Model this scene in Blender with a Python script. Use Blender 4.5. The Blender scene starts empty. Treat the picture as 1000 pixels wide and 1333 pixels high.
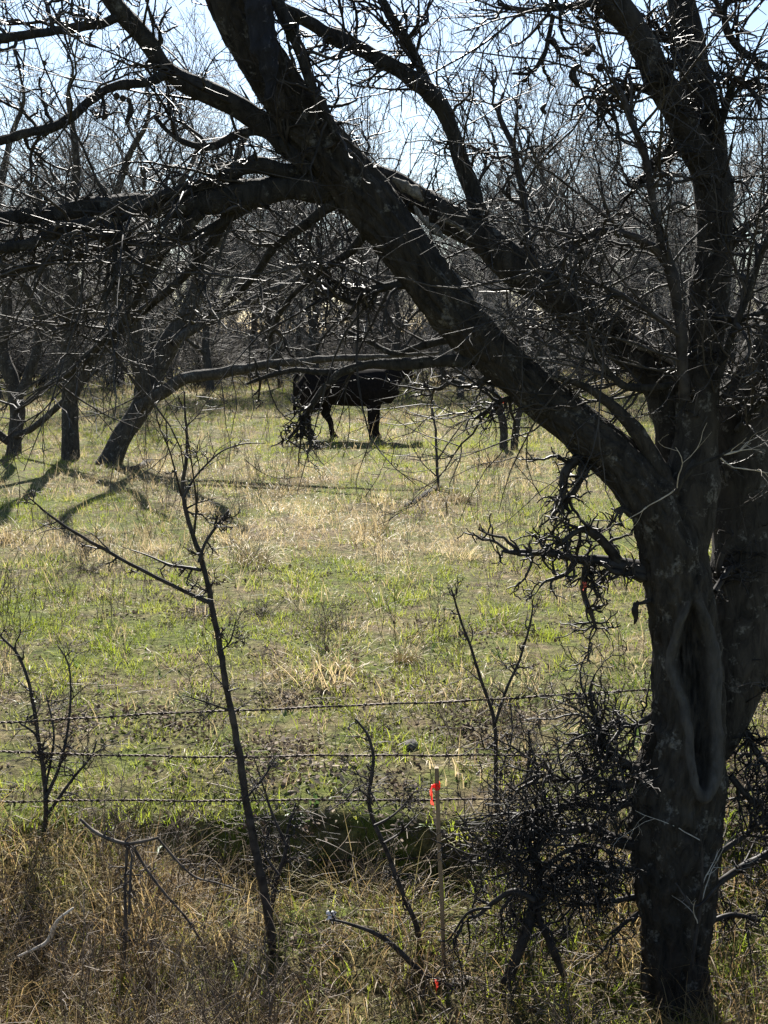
import bpy, bmesh, math, random
import numpy as np
from mathutils import Vector

# ------------------------------------------------------------------ camera, sky, sun, exposure
S = bpy.context.scene
CAM_Z, PITCH, FPX = 2.2, math.atan(236.5 / 1500), 1500.0
cam_d = bpy.data.cameras.new('camera')
cam = bpy.data.objects.new('camera', cam_d)
S.collection.objects.link(cam)
cam.location = (0, 0, CAM_Z)
cam.rotation_euler = (math.pi / 2 - PITCH, 0, 0)
cam_d.sensor_fit = 'VERTICAL'
cam_d.sensor_height = 24.0
cam_d.lens = 24.0 * FPX / 1333
cam_d.clip_end = 2000
cam_d.clip_start = 0.05
S.camera = cam

SUN_EL, SUN_AZ = math.radians(38), math.radians(-5)      # azimuth from +Y (straight ahead), positive to the right
W = bpy.data.worlds.new('World'); S.world = W; W.use_nodes = True
nt = W.node_tree; nt.nodes.clear()
sky = nt.nodes.new('ShaderNodeTexSky'); sky.sky_type = 'NISHITA'; sky.sun_disc = False
sky.sun_elevation = SUN_EL; sky.sun_rotation = SUN_AZ
sky.air_density = 1.0; sky.dust_density = 0.3; sky.ozone_density = 1.5
bg = nt.nodes.new('ShaderNodeBackground'); bg.inputs['Strength'].default_value = 0.052
wo = nt.nodes.new('ShaderNodeOutputWorld')
nt.links.new(sky.outputs[0], bg.inputs[0]); nt.links.new(bg.outputs[0], wo.inputs[0])
sd = bpy.data.lights.new('sun', 'SUN'); sd.energy = 5.0; sd.angle = math.radians(0.5); sd.color = (1, 0.95, 0.87)
sun = bpy.data.objects.new('sun', sd); S.collection.objects.link(sun)
tosun = Vector((math.sin(SUN_AZ) * math.cos(SUN_EL), math.cos(SUN_AZ) * math.cos(SUN_EL), math.sin(SUN_EL)))
sun.rotation_euler = tosun.to_track_quat('Z', 'Y').to_euler()
sun.location = (0, 0, 30)
S.view_settings.view_transform = 'Standard'; S.view_settings.look = 'None'
S.view_settings.exposure = 1.75; S.view_settings.gamma = 1.0; S.view_settings.use_curve_mapping = False
S.cycles.max_bounces = 6; S.cycles.diffuse_bounces = 3; S.cycles.glossy_bounces = 2
S.cycles.transmission_bounces = 4; S.cycles.transparent_max_bounces = 4

# ------------------------------------------------------------------ helpers
rng = np.random.default_rng(11)
A = np.array

def hash2(ix, iy, seed):
    h = (ix.astype(np.int64) * 374761393 + iy.astype(np.int64) * 668265263 + seed * 974634777) & 0x7fffffff
    h = ((h ^ (h >> 13)) * 1274126177) & 0x7fffffff
    return ((h ^ (h >> 16)) & 0xffff) / 65535.0

def vnoise(x, y, seed=0):
    x = np.asarray(x, float); y = np.asarray(y, float)
    ix, iy = np.floor(x), np.floor(y); fx, fy = x - ix, y - iy
    fx = fx * fx * (3 - 2 * fx); fy = fy * fy * (3 - 2 * fy)
    a, b = hash2(ix, iy, seed), hash2(ix + 1, iy, seed)
    c, d = hash2(ix, iy + 1, seed), hash2(ix + 1, iy + 1, seed)
    return (a * (1 - fx) + b * fx) * (1 - fy) + (c * (1 - fx) + d * fx) * fy

def fbm(x, y, seed=0, o=4):
    s, amp, t = 0, 0.5, 0
    for k in range(o):
        s = s + amp * vnoise(np.asarray(x) * 2 ** k, np.asarray(y) * 2 ** k, seed + k); t += amp; amp *= .5
    return s / t

def norm(v):
    return v / np.maximum(np.linalg.norm(v, axis=-1, keepdims=True), 1e-9)

PY = A([-200, -8, -2, 0, 2, 3.2, 3.8, 4.0, 4.3, 4.7, 4.97, 5.06, 5.4, 7, 14, 60, 400])
PZ = A([0.75, .7, .66, .6, .30, -.26, -.42, -.415, -.34, -.23, -.15, -.06, -.02, 0, 0, 0.06, 1.2])

def gz(x, y):
    x = np.asarray(x, float); y = np.asarray(y, float)
    w = np.clip(1 - np.abs(y - 5) / 2, 0, 1)
    yy = y + w * ((fbm(x * 1.1 + 7, y * 0 + 3, 5, 3) - .5) * .40)
    z = np.interp(yy, PY, PZ)
    cut = np.clip((x + 1.0) / .25, 0, 1) * np.clip((.62 - x) / .2, 0, 1) * (.55 + .9 * fbm(x * 2.2, y * 0, 15, 2))
    z = z - cut * .16 * np.clip((5.0 - yy) / .06, 0, 1) * np.clip((yy - 4.55) / .35, 0, 1)
    near = np.clip(1 - np.abs(y) / 60, 0.15, 1)
    z = z + (fbm(x * .35, y * .35, 21, 3) - .5) * .10 * np.clip((y - 3) / 6, .3, 1) + (fbm(x * 2.3, y * 2.3, 31, 3) - .5) * .07 * near
    return z

CP, SP = math.cos(PITCH), math.sin(PITCH)
def ray(px, py):
    u, v = (px - 500) / FPX, (666.5 - py) / FPX
    return A([u, CP + v * SP, -SP + v * CP])
def at(px, py, d):                                     # world point at forward distance d on a sight line
    r = ray(px, py); return A([0, 0, CAM_Z]) + r * (d / r[1])
def wr(d, r): return r * d / FPX * 1.01
def on_ground(px, py):
    r = ray(px, py); t = np.linspace(2.5, 80, 6000); p = r[None] * t[:, None]
    g = gz(p[:, 0], p[:, 1]); below = p[:, 2] + CAM_Z < g
    k = int(np.argmax(below)) if below.any() else -1
    return p[k] + A([0, 0, CAM_Z])

def mesh_arrays(name, verts, quads=None, tris=None, smooth=True):
    me = bpy.data.meshes.new(name)
    verts = np.asarray(verts, np.float32)
    q = np.zeros((0, 4), np.int32) if quads is None else np.asarray(quads, np.int32)
    t = np.zeros((0, 3), np.int32) if tris is None else np.asarray(tris, np.int32)
    nq, n3 = len(q), len(t)
    me.vertices.add(len(verts)); me.vertices.foreach_set('co', verts.ravel())
    me.loops.add(nq * 4 + n3 * 3); me.loops.foreach_set('vertex_index', np.concatenate([q.ravel(), t.ravel()]))
    me.polygons.add(nq + n3)
    me.polygons.foreach_set('loop_start', np.concatenate([np.arange(nq) * 4, nq * 4 + np.arange(n3) * 3]).astype(np.int32))
    me.polygons.foreach_set('use_smooth', np.full(nq + n3, smooth))
    me.update(calc_edges=True); me.validate()
    return me

def tubes(pts, rad, sides):
    """pts [N,P,3], rad [N,P] -> verts, quads, tris (tip closed)"""
    N, P, _ = pts.shape
    T = np.empty_like(pts); T[:, 1:-1] = pts[:, 2:] - pts[:, :-2]; T[:, 0] = pts[:, 1] - pts[:, 0]; T[:, -1] = pts[:, -1] - pts[:, -2]
    T = norm(T)
    ref = np.where(np.abs(T[:, 0, 2:3]) > .9, A([[1., 0, 0]]), A([[0, 0, 1.]]))
    n = norm(np.cross(T[:, 0], ref)); U = np.empty_like(pts)
    for k in range(P):
        n = norm(n - T[:, k] * np.sum(n * T[:, k], -1, keepdims=True)); U[:, k] = n
    V = np.cross(T, U)
    a = np.arange(sides) / sides * 2 * math.pi
    ring = pts[:, :, None] + rad[:, :, None, None] * (np.cos(a)[None, None, :, None] * U[:, :, None] + np.sin(a)[None, None, :, None] * V[:, :, None])
    verts = ring.reshape(-1, 3)
    i = (np.arange(N)[:, None, None] * P + np.arange(P - 1)[None, :, None]) * sides
    s = np.arange(sides)[None, None]; s2 = (s + 1) % sides
    quads = np.stack([i + s, i + s2, i + sides + s2, i + sides + s], -1).reshape(-1, 4)
    return verts, quads

class Mesher:
    def __init__(self): self.v, self.q, self.t, self.n = [], [], [], 0
    def add(self, v, q=None, t=None):
        self.v.append(np.asarray(v, float))
        if q is not None and len(q): self.q.append(np.asarray(q) + self.n)
        if t is not None and len(t): self.t.append(np.asarray(t) + self.n)
        self.n += len(v); return self
    def tube(self, pts, rad, sides): return self.add(*tubes(pts, rad, sides))
    def mesh(self, name, smooth=True):
        return mesh_arrays(name, np.concatenate(self.v), np.concatenate(self.q) if self.q else None, np.concatenate(self.t) if self.t else None, smooth)

def link(name, me, mat=None, parent=None):
    o = bpy.data.objects.new(name, me); S.collection.objects.link(o)
    if mat is not None and len(me.materials) == 0: me.materials.append(mat)
    if parent is not None: o.parent = parent
    return o
def tag(o, label=None, cat=None, group=None, kind=None):
    if label: o['label'] = label
    if cat: o['category'] = cat
    if group: o['group'] = group
    if kind: o['kind'] = kind
    return o
def empty(name, loc=(0, 0, 0)):
    o = bpy.data.objects.new(name, None); o.location = loc; o.empty_display_size = .1; S.collection.objects.link(o); return o
def child(name, me, mat, root):                        # mesh given in world space, root possibly away from the origin
    o = link(name, me, mat, root)
    w = Vector((0, 0, 0)); p = root
    while p is not None: w += p.location; p = p.parent
    if w.length > 0:
        n = len(me.vertices); c = np.empty(n * 3, np.float32); me.vertices.foreach_get('co', c)
        c = c.reshape(-1, 3) - A(w, dtype=np.float32); me.vertices.foreach_set('co', c.ravel()); me.update()
    return o

def catmull(p, step_f=None, n=None):
    """p [K,D] control rows -> smooth resampled rows"""
    p = np.asarray(p, float); q = np.vstack([2 * p[0] - p[1], p, 2 * p[-1] - p[-2]])
    out = []
    for k in range(1, len(q) - 2):
        L = np.linalg.norm(q[k + 1, :3] - q[k, :3]); m = n or max(2, int(L / step_f))
        t = (np.arange(m) / m)[:, None]
        a, b, c, d = q[k - 1], q[k], q[k + 1], q[k + 2]
        out.append(.5 * (2 * b + (c - a) * t + (2 * a - 5 * b + 4 * c - d) * t ** 2 + (3 * b - a - 3 * c + d) * t ** 3))
    out.append(p[-1][None]); return np.vstack(out)

def grow(start, dirs, length, P, wig, bias=(0, 0, 0), r=None):
    r = r or rng
    N = len(start); pts = np.empty((N, P, 3)); d = norm(dirs); pts[:, 0] = start
    st = (np.asarray(length) / (P - 1))[:, None]
    for k in range(1, P):
        d = norm(d + r.normal(0, wig, (N, 3)) + A(bias)); pts[:, k] = pts[:, k - 1] + d * st
    return pts

def spawn(pts, rad, n, t0, t1, ang, angj=.25, r=None):
    r = r or rng
    N, P, _ = pts.shape
    par = np.repeat(np.arange(N), n); t = r.uniform(t0, t1, len(par)) * (P - 1)
    k = np.minimum(t.astype(int), P - 2); f = (t - k)[:, None]
    a, b = pts[par, k], pts[par, k + 1]; st = a * (1 - f) + b * f
    tan = norm(b - a); perp = norm(np.cross(tan, r.normal(0, 1, (len(par), 3))))
    th = (ang + r.normal(0, angj, len(par)))[:, None]
    d = np.cos(th) * tan + np.sin(th) * perp
    rp = rad[par, k] * (1 - f[:, 0]) + rad[par, k + 1] * f[:, 0]
    return st, d, rp, par

def taper(r0, r1, P):
    r0 = np.asarray(r0, float); r1 = np.broadcast_to(np.asarray(r1, float), r0.shape)
    t = np.linspace(0, 1, P)[None]; return r0[:, None] * (1 - t) + r1[:, None] * t

# ------------------------------------------------------------------ materials
def new_mat(name):
    m = bpy.data.materials.new(name); m.use_nodes = True; t = m.node_tree
    return m, t, t.nodes['Principled BSDF'], t.nodes['Material Output']
def ramp(t, fac, stops):
    r = t.nodes.new('ShaderNodeValToRGB'); e = r.color_ramp.elements
    while len(e) < len(stops): e.new(.5)
    for k, (p, c) in enumerate(stops): e[k].position = p; e[k].color = (*c, 1)
    t.links.new(fac, r.inputs[0]); return r.outputs[0]
def tex(t, scale, detail=4, rough=.6, sc=None, coord='Object', dist=0):
    c = t.nodes.new('ShaderNodeTexCoord'); n = t.nodes.new('ShaderNodeTexNoise')
    n.inputs['Scale'].default_value = scale; n.inputs['Detail'].default_value = detail; n.inputs['Roughness'].default_value = rough
    n.inputs['Distortion'].default_value = dist
    if coord == 'World':
        g = t.nodes.new('ShaderNodeNewGeometry'); src = g.outputs['Position']
    else: src = c.outputs[coord]
    if sc:
        mp = t.nodes.new('ShaderNodeMapping'); mp.inputs['Scale'].default_value = sc; t.links.new(src, mp.inputs[0]); src = mp.outputs[0]
    t.links.new(src, n.inputs['Vector']); return n.outputs['Fac']
def mixc(t, fac, a, b):
    m = t.nodes.new('ShaderNodeMix'); m.data_type = 'RGBA'
    for s, v in ((0, fac), (6, a), (7, b)):
        if hasattr(v, 'links'): t.links.new(v, m.inputs[s])
        else: m.inputs[s].default_value = v if s == 0 else (*v, 1)
    return m.outputs[2]
def bump(t, b, h, strength=.5, dist=.01):
    n = t.nodes.new('ShaderNodeBump'); n.inputs['Strength'].default_value = strength; n.inputs['Distance'].default_value = dist
    t.links.new(h, n.inputs['Height']); t.links.new(n.outputs[0], b.inputs['Normal'])

def bark(name, dark, mid, lichen, lich_amt=.62, scale=1.0, b_str=.9, wound=False):
    m, t, b, o = new_mat(name)
    fis = tex(t, 16 * scale, 8, .72, (1, 1, .35), dist=.8)
    col = ramp(t, fis, [(.30, dark), (.62, mid)])
    li = tex(t, 9 * scale, 5, .7)
    lim = ramp(t, li, [(lich_amt, (0, 0, 0)), (lich_amt + .05, (1, 1, 1))])
    sp = ramp(t, tex(t, 48 * scale, 3, .6), [(.40, (0, 0, 0)), (.6, (1, 1, 1))])
    mm = t.nodes.new('ShaderNodeMath'); mm.operation = 'MULTIPLY'; t.links.new(lim, mm.inputs[0]); t.links.new(sp, mm.inputs[1])
    t.links.new(mixc(t, mm.outputs[0], col, lichen), b.inputs['Base Color'])
    b.inputs['Roughness'].default_value = .85; b.inputs['Specular IOR Level'].default_value = .25
    if wound:                                            # healed lip and rotten hollow have their own colour, laid out on the mesh
        bc = b.inputs['Base Color'].links[0].from_socket
        for at_, ca, cb, lo_, hi_ in (('lip', (.040, .037, .034), (.100, .093, .085), .30, .60), ('hollow', (.006, .005, .004), (.050, .043, .036), .35, .75)):
            an = t.nodes.new('ShaderNodeAttribute'); an.attribute_name = at_
            f_ = ramp(t, an.outputs['Fac'], [(lo_, (0, 0, 0)), (hi_, (1, 1, 1))])
            bc = mixc(t, f_, bc, ramp(t, tex(t, 34, 4, .6, (1, 1, .3)), [(.3, ca), (.7, cb)]))
        t.links.new(bc, b.inputs['Base Color'])
    bump(t, b, fis, b_str, .04)
    return m
def twig_mat(name, a, b_, rough=.6, scale=14):
    m, t, b, o = new_mat(name)
    t.links.new(ramp(t, tex(t, scale, 3), [(.35, a), (.65, b_)]), b.inputs['Base Color'])
    b.inputs['Roughness'].default_value = rough; b.inputs['Specular IOR Level'].default_value = .10
    return m
def plain(name, col, rough=.6, spec=.3, var=.25, scale=30):
    m, t, b, o = new_mat(name); c = A(col)
    t.links.new(ramp(t, tex(t, scale, 4), [(.3, tuple(c * (1 - var))), (.7, tuple(np.minimum(c * (1 + var), 1)))]), b.inputs['Base Color'])
    b.inputs['Roughness'].default_value = rough; b.inputs['Specular IOR Level'].default_value = spec
    return m
def blade_mat(name, stops, patch=None, trans=.45, rough=.5):
    """thin blade: diffuse + gloss + light passing through; colour by instance, swayed by world patches"""
    m, t, b, o = new_mat(name)
    oi = t.nodes.new('ShaderNodeObjectInfo'); val = oi.outputs['Random']
    if patch:
        ma = t.nodes.new('ShaderNodeMath'); ma.operation = 'MULTIPLY_ADD'; ma.inputs[1].default_value = patch[1]
        t.links.new(tex(t, patch[0], 3, coord='World'), ma.inputs[0])
        mb = t.nodes.new('ShaderNodeMath'); mb.operation = 'MULTIPLY_ADD'; mb.inputs[1].default_value = .5; mb.inputs[2].default_value = -patch[1] / 2 + .25
        t.links.new(val, mb.inputs[0]); t.links.new(mb.outputs[0], ma.inputs[2]); val = ma.outputs[0]
    col = ramp(t, val, stops)
    t.links.new(col, b.inputs['Base Color']); b.inputs['Roughness'].default_value = rough; b.inputs['Specular IOR Level'].default_value = .3
    tr = t.nodes.new('ShaderNodeBsdfTranslucent'); t.links.new(col, tr.inputs[0])
    mx = t.nodes.new('ShaderNodeMixShader'); mx.inputs[0].default_value = trans
    t.links.new(b.outputs[0], mx.inputs[1]); t.links.new(tr.outputs[0], mx.inputs[2]); t.links.new(mx.outputs[0], o.inputs[0])
    return m

M_BARK = bark('bark_dark', (.006, .005, .004), (.062, .053, .043), (.17, .16, .14), .565, 1.4, 1.0)
M_WOUND = bark('bark_wounded', (.006, .005, .004), (.062, .053, .043), (.17, .16, .14), .565, 1.4, 1.0, True)
M_LIMB = bark('bark_limb', (.006, .0055, .005), (.058, .053, .047), (.14, .14, .13), .59, 1.8, 1.0)
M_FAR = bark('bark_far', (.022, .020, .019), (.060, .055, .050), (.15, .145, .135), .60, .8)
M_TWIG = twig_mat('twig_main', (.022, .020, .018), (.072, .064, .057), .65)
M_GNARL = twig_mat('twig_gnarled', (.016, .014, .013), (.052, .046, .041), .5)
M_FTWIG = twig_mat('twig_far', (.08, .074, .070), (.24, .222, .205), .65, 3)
M_SAP = twig_mat('sapling_bark', (.022, .019, .018), (.060, .052, .047), .5, 25)
M_PALE = twig_mat('pale_dead_wood', (.33, .29, .24), (.52, .47, .40), .7, 30)
M_CALLUS = plain('callus_wood', (.064, .061, .058), .75, .2, .35, 40)
M_HEART = bark('bare_heartwood', (.005, .0045, .004), (.022, .019, .016), (.11, .10, .08), .60, 1.3)
M_SNAG = bark('weathered_snag', (.012, .012, .015), (.035, .035, .043), (.12, .12, .14), .60, 2.2, 1.0)

# ------------------------------------------------------------------ ground, one sheet out to the horizon
def build_ground():
    ys = np.concatenate([np.linspace(-200, -6, 24)[:-1], np.arange(-6, 3.2, .25), np.arange(3.2, 8, .04), np.geomspace(8, 400, 150)])
    s = np.linspace(-1, 1, 241); s = np.sign(s) * (np.abs(s) ** 1.35)
    Y = np.repeat(ys[:, None], len(s), 1); X = s[None] * (6 + 1.3 * np.abs(Y))
    V = np.stack([X, Y, gz(X, Y)], -1).reshape(-1, 3)
    n = len(s); i = np.arange(len(ys) - 1)[:, None] * n + np.arange(n - 1)[None]
    q = np.stack([i, i + 1, i + n + 1, i + n], -1).reshape(-1, 4)
    m, t, b, o = new_mat('field_soil')
    big = tex(t, .55, 5, .6, coord='World'); fine = tex(t, 14, 6, .7, coord='World'); mid = tex(t, 3.2, 5, .65, coord='World')
    thatch = ramp(t, fine, [(.25, (.022, .016, .011)), (.5, (.11, .083, .047)), (.75, (.30, .24, .135))])
    green = ramp(t, fine, [(.3, (.018, .023, .006)), (.7, (.125, .155, .026))])
    fac = ramp(t, mixc(t, .5, big, mid), [(.42, (0, 0, 0)), (.58, (1, 1, 1))])
    t.links.new(mixc(t, fac, green, thatch), b.inputs['Base Color'])
    b.inputs['Roughness'].default_value = .95; b.inputs['Specular IOR Level'].default_value = .1
    bump(t, b, fine, 1.0, .05)
    tag(link('ground', mesh_arrays('ground', V, q), m), 'rough winter pasture with a ditch in front', None, None, 'structure')
build_ground()

# ------------------------------------------------------------------ far woodland: many bare trees of a few builds, each its own object
def far_variant(k):
    r = np.random.default_rng(100 + k)
    H = r.uniform(9.5, 12.5); ns = 1 if k % 3 else 2
    st = np.c_[r.normal(0, .12, (ns, 2)), np.full(ns, -.15)]; d = np.c_[r.normal(0, .16, (ns, 2)), np.ones(ns)]
    t0 = grow(st, d, np.full(ns, H * .62), 9, .09, (0, 0, .05), r); R0 = taper(np.full(ns, .15 + .05 * r.random()) / ns ** .4, .045, 9)
    tr = Mesher().tube(t0, R0, 9)
    s, d, rp, _ = spawn(t0, R0, 15 // ns, .13, 1.0, .75, .2, r); n1 = len(s)
    l1 = grow(s, d, r.uniform(.26, .46, n1) * H, 8, .13, (0, 0, .14), r); R1 = taper(np.minimum(rp * .62, .075), .016, 8)
    tr.tube(l1, R1, 6)
    cr = Mesher()
    s, d, rp, _ = spawn(l1, R1, 9, .12, 1.0, .72, .25, r)
    l2 = grow(s, d, r.uniform(.10, .22, len(s)) * H, 6, .16, (0, 0, .08), r); R2 = taper(np.minimum(rp * .6, .026), .009, 6); cr.tube(l2, R2, 4)
    s, d, rp, _ = spawn(l2, R2, 7, .15, 1.0, .7, .3, r)
    l3 = grow(s, d, r.uniform(.05, .12, len(s)) * H, 5, .18, (0, 0, .05), r); R3 = taper(np.minimum(rp * .65, .013), .006, 5); cr.tube(l3, R3, 3)
    s, d, rp, _ = spawn(l3, R3, 4, .2, 1.0, .7, .3, r)
    l4 = grow(s, d, r.uniform(.25, .65, len(s)), 3, .2, (0, 0, .03), r); R4 = taper(np.full(len(s), .0065), .004, 3); cr.tube(l4, R4, 3)
    return tr.mesh('woodland_trunk'), cr.mesh('woodland_crown')
VARS = [far_variant(k) for k in range(7)]
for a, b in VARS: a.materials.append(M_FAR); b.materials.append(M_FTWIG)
r9 = np.random.default_rng(5)
rows = [38, 41, 45.5, 50, 55.5, 62, 70, 80, 92]
for ri, d in enumerate(rows):
    half = .36 * d + 2.5; sp = 2.9 + .045 * d
    for x in np.arange(-half, half, sp):
        xx = x + r9.uniform(-.42, .42) * sp; yy = d + r9.uniform(-1.8, 1.8)
        k = int(r9.integers(len(VARS))); sc = r9.uniform(.66, 1.02) * (1.04 if xx < -.12 * d else 1)
        if ri == 0 and abs(xx + .3) < 2.2: continue
        root = empty('woodland_tree', (xx, yy, float(gz(xx, yy)))); root.rotation_euler = (0, 0, r9.uniform(0, 6.28)); root.scale = (sc, sc, sc * r9.uniform(.92, 1.08))
        kind_ = '%s %s bare grey tree %s the far wood' % ('tall' if sc > .9 else 'middling' if sc > .77 else 'short', 'single stemmed' if k % 3 else 'twin stemmed', 'at the front edge of' if ri < 2 else 'in the middle of' if ri < 5 else 'deep in')
        tag(root, kind_, 'tree', 'bare trees of the wood: ' + kind_)
        link('trunk', VARS[k][0], None, root); link('crown', VARS[k][1], None, root)

def shrub_variant(k):
    r = np.random.default_rng(300 + k); n = 11
    d = np.c_[r.normal(0, .55, (n, 2)), np.ones(n)]; st = np.c_[r.normal(0, .1, (n, 2)), np.full(n, -.08)]
    a = grow(st, d, r.uniform(1.4, 2.6, n), 7, .16, (0, 0, -.02), r); Ra = taper(np.full(n, .022), .008, 7)
    st_, cr = Mesher().tube(a, Ra, 5), Mesher()
    s, d, rp, _ = spawn(a, Ra, 9, .1, 1, .75, .3, r); b = grow(s, d, r.uniform(.5, 1.1, len(s)), 5, .2, (0, 0, 0), r); Rb = taper(np.minimum(rp * .7, .012), .006, 5); cr.tube(b, Rb, 4)
    s, d, rp, _ = spawn(b, Rb, 8, .1, 1, .75, .3, r); c = grow(s, d, r.uniform(.15, .5, len(s)), 4, .22, (0, 0, 0), r); cr.tube(c, taper(np.full(len(s), .006), .004, 4), 3)
    return st_.mesh('shrub_stems'), cr.mesh('shrub_twigs')
SH = [shrub_variant(k) for k in range(4)]
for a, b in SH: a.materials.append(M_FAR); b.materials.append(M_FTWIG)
for d in (44, 48, 53, 60, 72, 86):
    half = .36 * d + 1.5
    for x in np.arange(-half, half, 2.3):
        xx, yy = x + r9.uniform(-1, 1), d + r9.uniform(-2, 2); k = int(r9.integers(4)); sc = r9.uniform(.8, 1.7) * (1 + max(0, d - 50) * .012)
        root = empty('woodland_shrub', (xx, yy, float(gz(xx, yy)))); root.rotation_euler = (0, 0, r9.uniform(0, 6.28)); root.scale = (sc, sc, sc)
        kind_ = '%s bare twiggy shrub growing under the trees %s the far wood' % ('large' if sc > 1.25 else 'small', 'near the front of' if d < 50 else 'deep in')
        tag(root, kind_, 'shrub', 'shrubs of the wood: ' + kind_)
        link('stem', SH[k][0], None, root); link('twigs', SH[k][1], None, root)

# ------------------------------------------------------------------ limbs drawn by hand, then twigs grown on them
KT = .933                                            # the big tree's distance, against the figures in its rows
def path(rows, k=1.0):
    """rows (px, py, d, r_px) -> [K,4] world xyz + radius"""
    out = []
    for px, py, d, r in rows:
        d = d * k; p = at(px, py, d); out.append([*p, wr(d, r)])
    return A(out)

def limb_tube(ctrl, sides=14, knob=.10, seed=0, step=None):
    ctrl = np.asarray(ctrl, float); rr = ctrl[:, 3].max()
    c = catmull(ctrl, step or max(.012, rr * .45)); c[:, 3] = np.maximum(c[:, 3], .0008)
    P = c[None, :, :3].copy(); n = P.shape[1]
    s = np.cumsum(np.r_[0, np.linalg.norm(np.diff(P[0], axis=0), axis=1)])
    rs = np.random.default_rng(seed)
    # small kinks and swellings
    for ax in range(3): P[0, :, ax] += (fbm(s * 3.0 / max(rr, .02) * .06 + 9.7 * ax, s * 0 + seed, seed + 3, 3) - .5) * rr * .7
    sw = 1 + (fbm(s / max(rr, .01) * .45, s * 0 + seed + .5, seed + 9, 3) - .5) * knob * 3
    R = (c[:, 3] * sw)[None]
    v, q = tubes(P, R, sides)
    th = np.tile(np.arange(sides) / sides, n); ss = np.repeat(s, sides)
    bumpv = (fbm(th * 6, ss / max(rr, .01) * .55, seed + 17, 4) - .5) * knob * 2.2
    bumpv *= np.minimum(1, np.minimum(th, 1 - th) * 8)         # quiet at the seam
    ctr = np.repeat(P[0], sides, 0); v = ctr + (v - ctr) * (1 + bumpv)[:, None]
    # rounded end
    v = np.vstack([v, P[0, -1:] + norm(P[0, -1:] - P[0, -2:-1]) * R[0, -1] * .6])
    e = (n - 1) * sides; k = np.arange(sides)
    t = np.stack([e + k, e + (k + 1) % sides, np.full(sides, len(v) - 1)], -1)
    return v, q, t, P, R

def gnarl_twigs(M, P, R, n, size=1.0, r=None, t0=.1, t1=1.0, up=0.0, thick=1.0, lv=3, sweep=(0, 0, 0)):
    """crooked thorny spurs with short side spurs"""
    r = r or rng
    s, d, rp, _ = spawn(P, R, n, t0, t1, 1.1, .35, r); k = len(s); d = norm(d + A(sweep))
    a = grow(s, d, r.uniform(.10, .34, k) * size, 8, .34, (0, 0, up), r); Ra = taper(np.minimum(rp * .75, .0072 * thick), .0026 * thick, 8); M.tube(a, Ra, 5)
    s, d, rp, _ = spawn(a, Ra, 5, .15, 1, .95, .35, r)
    b = grow(s, d, r.uniform(.05, .16, len(s)) * size, 6, .34, (0, 0, up), r); Rb = taper(np.minimum(rp * .8, .0055 * thick), .0022 * thick, 6); M.tube(b, Rb, 4)
    if lv > 2:
        s, d, rp, _ = spawn(b, Rb, 3, .2, 1, .95, .3, r)
        c = grow(s, d, r.uniform(.02, .06, len(s)) * size, 3, .25, (0, 0, 0), r); M.tube(c, taper(np.minimum(rp * .8, .003 * thick), .0011, 3), 3)
def fine_twigs(M, P, R, n, L=(.3, .9), r=None, t0=.1, t1=1.0, bias=(0, 0, 0), thick=1.0, k2=6, k3=4):
    """long whippy twigs with thorny side shoots"""
    r = r or rng
    s, d, rp, _ = spawn(P, R, n, t0, t1, .85, .35, r)
    a = grow(s, d, r.uniform(*L, len(s)), 9, .15, bias, r); Ra = taper(np.minimum(rp * .6, .0055 * thick), .0014 * thick, 9); M.tube(a, Ra, 5)
    s, d, rp, _ = spawn(a, Ra, k2, .1, 1, .85, .3, r)
    b = grow(s, d, r.uniform(.10, .38, len(s)) * (L[1] / .9) ** .5, 6, .2, bias, r); Rb = taper(np.minimum(rp * .75, .0036 * thick), .0013 * thick, 6); M.tube(b, Rb, 4)
    s, d, rp, _ = spawn(b, Rb, k3, .1, 1, .95, .3, r)
    c = grow(s, d, r.uniform(.02, .11, len(s)), 3, .25, (0, 0, 0), r); M.tube(c, taper(np.minimum(rp * .75, .0024 * thick), .001 * thick, 3), 3)

# ---------------- the big leaning tree
base = at(880, 1315, 4.46 * KT)
TREE = empty('gnarled_tree', (base[0], base[1], float(gz(base[0], base[1]))))
tag(TREE, 'big dark gnarled tree in front of the fence with a hollow scar in its trunk', 'tree')

TRUNK_ROWS = [(882, 1372, 4.46, 66), (880, 1330, 4.46, 55), (879, 1270, 4.46, 50), (879, 1200, 4.46, 51), (877, 1130, 4.46, 58), (880, 1060, 4.46, 63), (888, 1000, 4.46, 60),
         (896, 930, 4.46, 51), (895, 860, 4.46, 47), (889, 800, 4.46, 46), (882, 745, 4.46, 45), (872, 695, 4.46, 46), (846, 645, 4.47, 44), (802, 596, 4.49, 36), (758, 562, 4.51, 33),
         (702, 515, 4.53, 30), (650, 465, 4.55, 31), (602, 420, 4.56, 34), (560, 370, 4.57, 36), (518, 310, 4.58, 37), (472, 252, 4.58, 39), (428, 200, 4.56, 37), (388, 150, 4.54, 36),
         (350, 92, 4.50, 35), (314, 30, 4.46, 33), (288, -25, 4.42, 31), (265, -90, 4.38, 29)]
LIPL = A([(899, 775), (889, 804), (878, 832), (873, 862), (879, 890), (891, 918), (897, 948), (900, 990), (906, 1022), (915, 1042)], float)
LIPR = A([(901, 768), (911, 790), (920, 812), (929, 838), (933, 870), (934, 914), (934, 959), (933, 993), (927, 1022), (917, 1042)], float)

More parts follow.
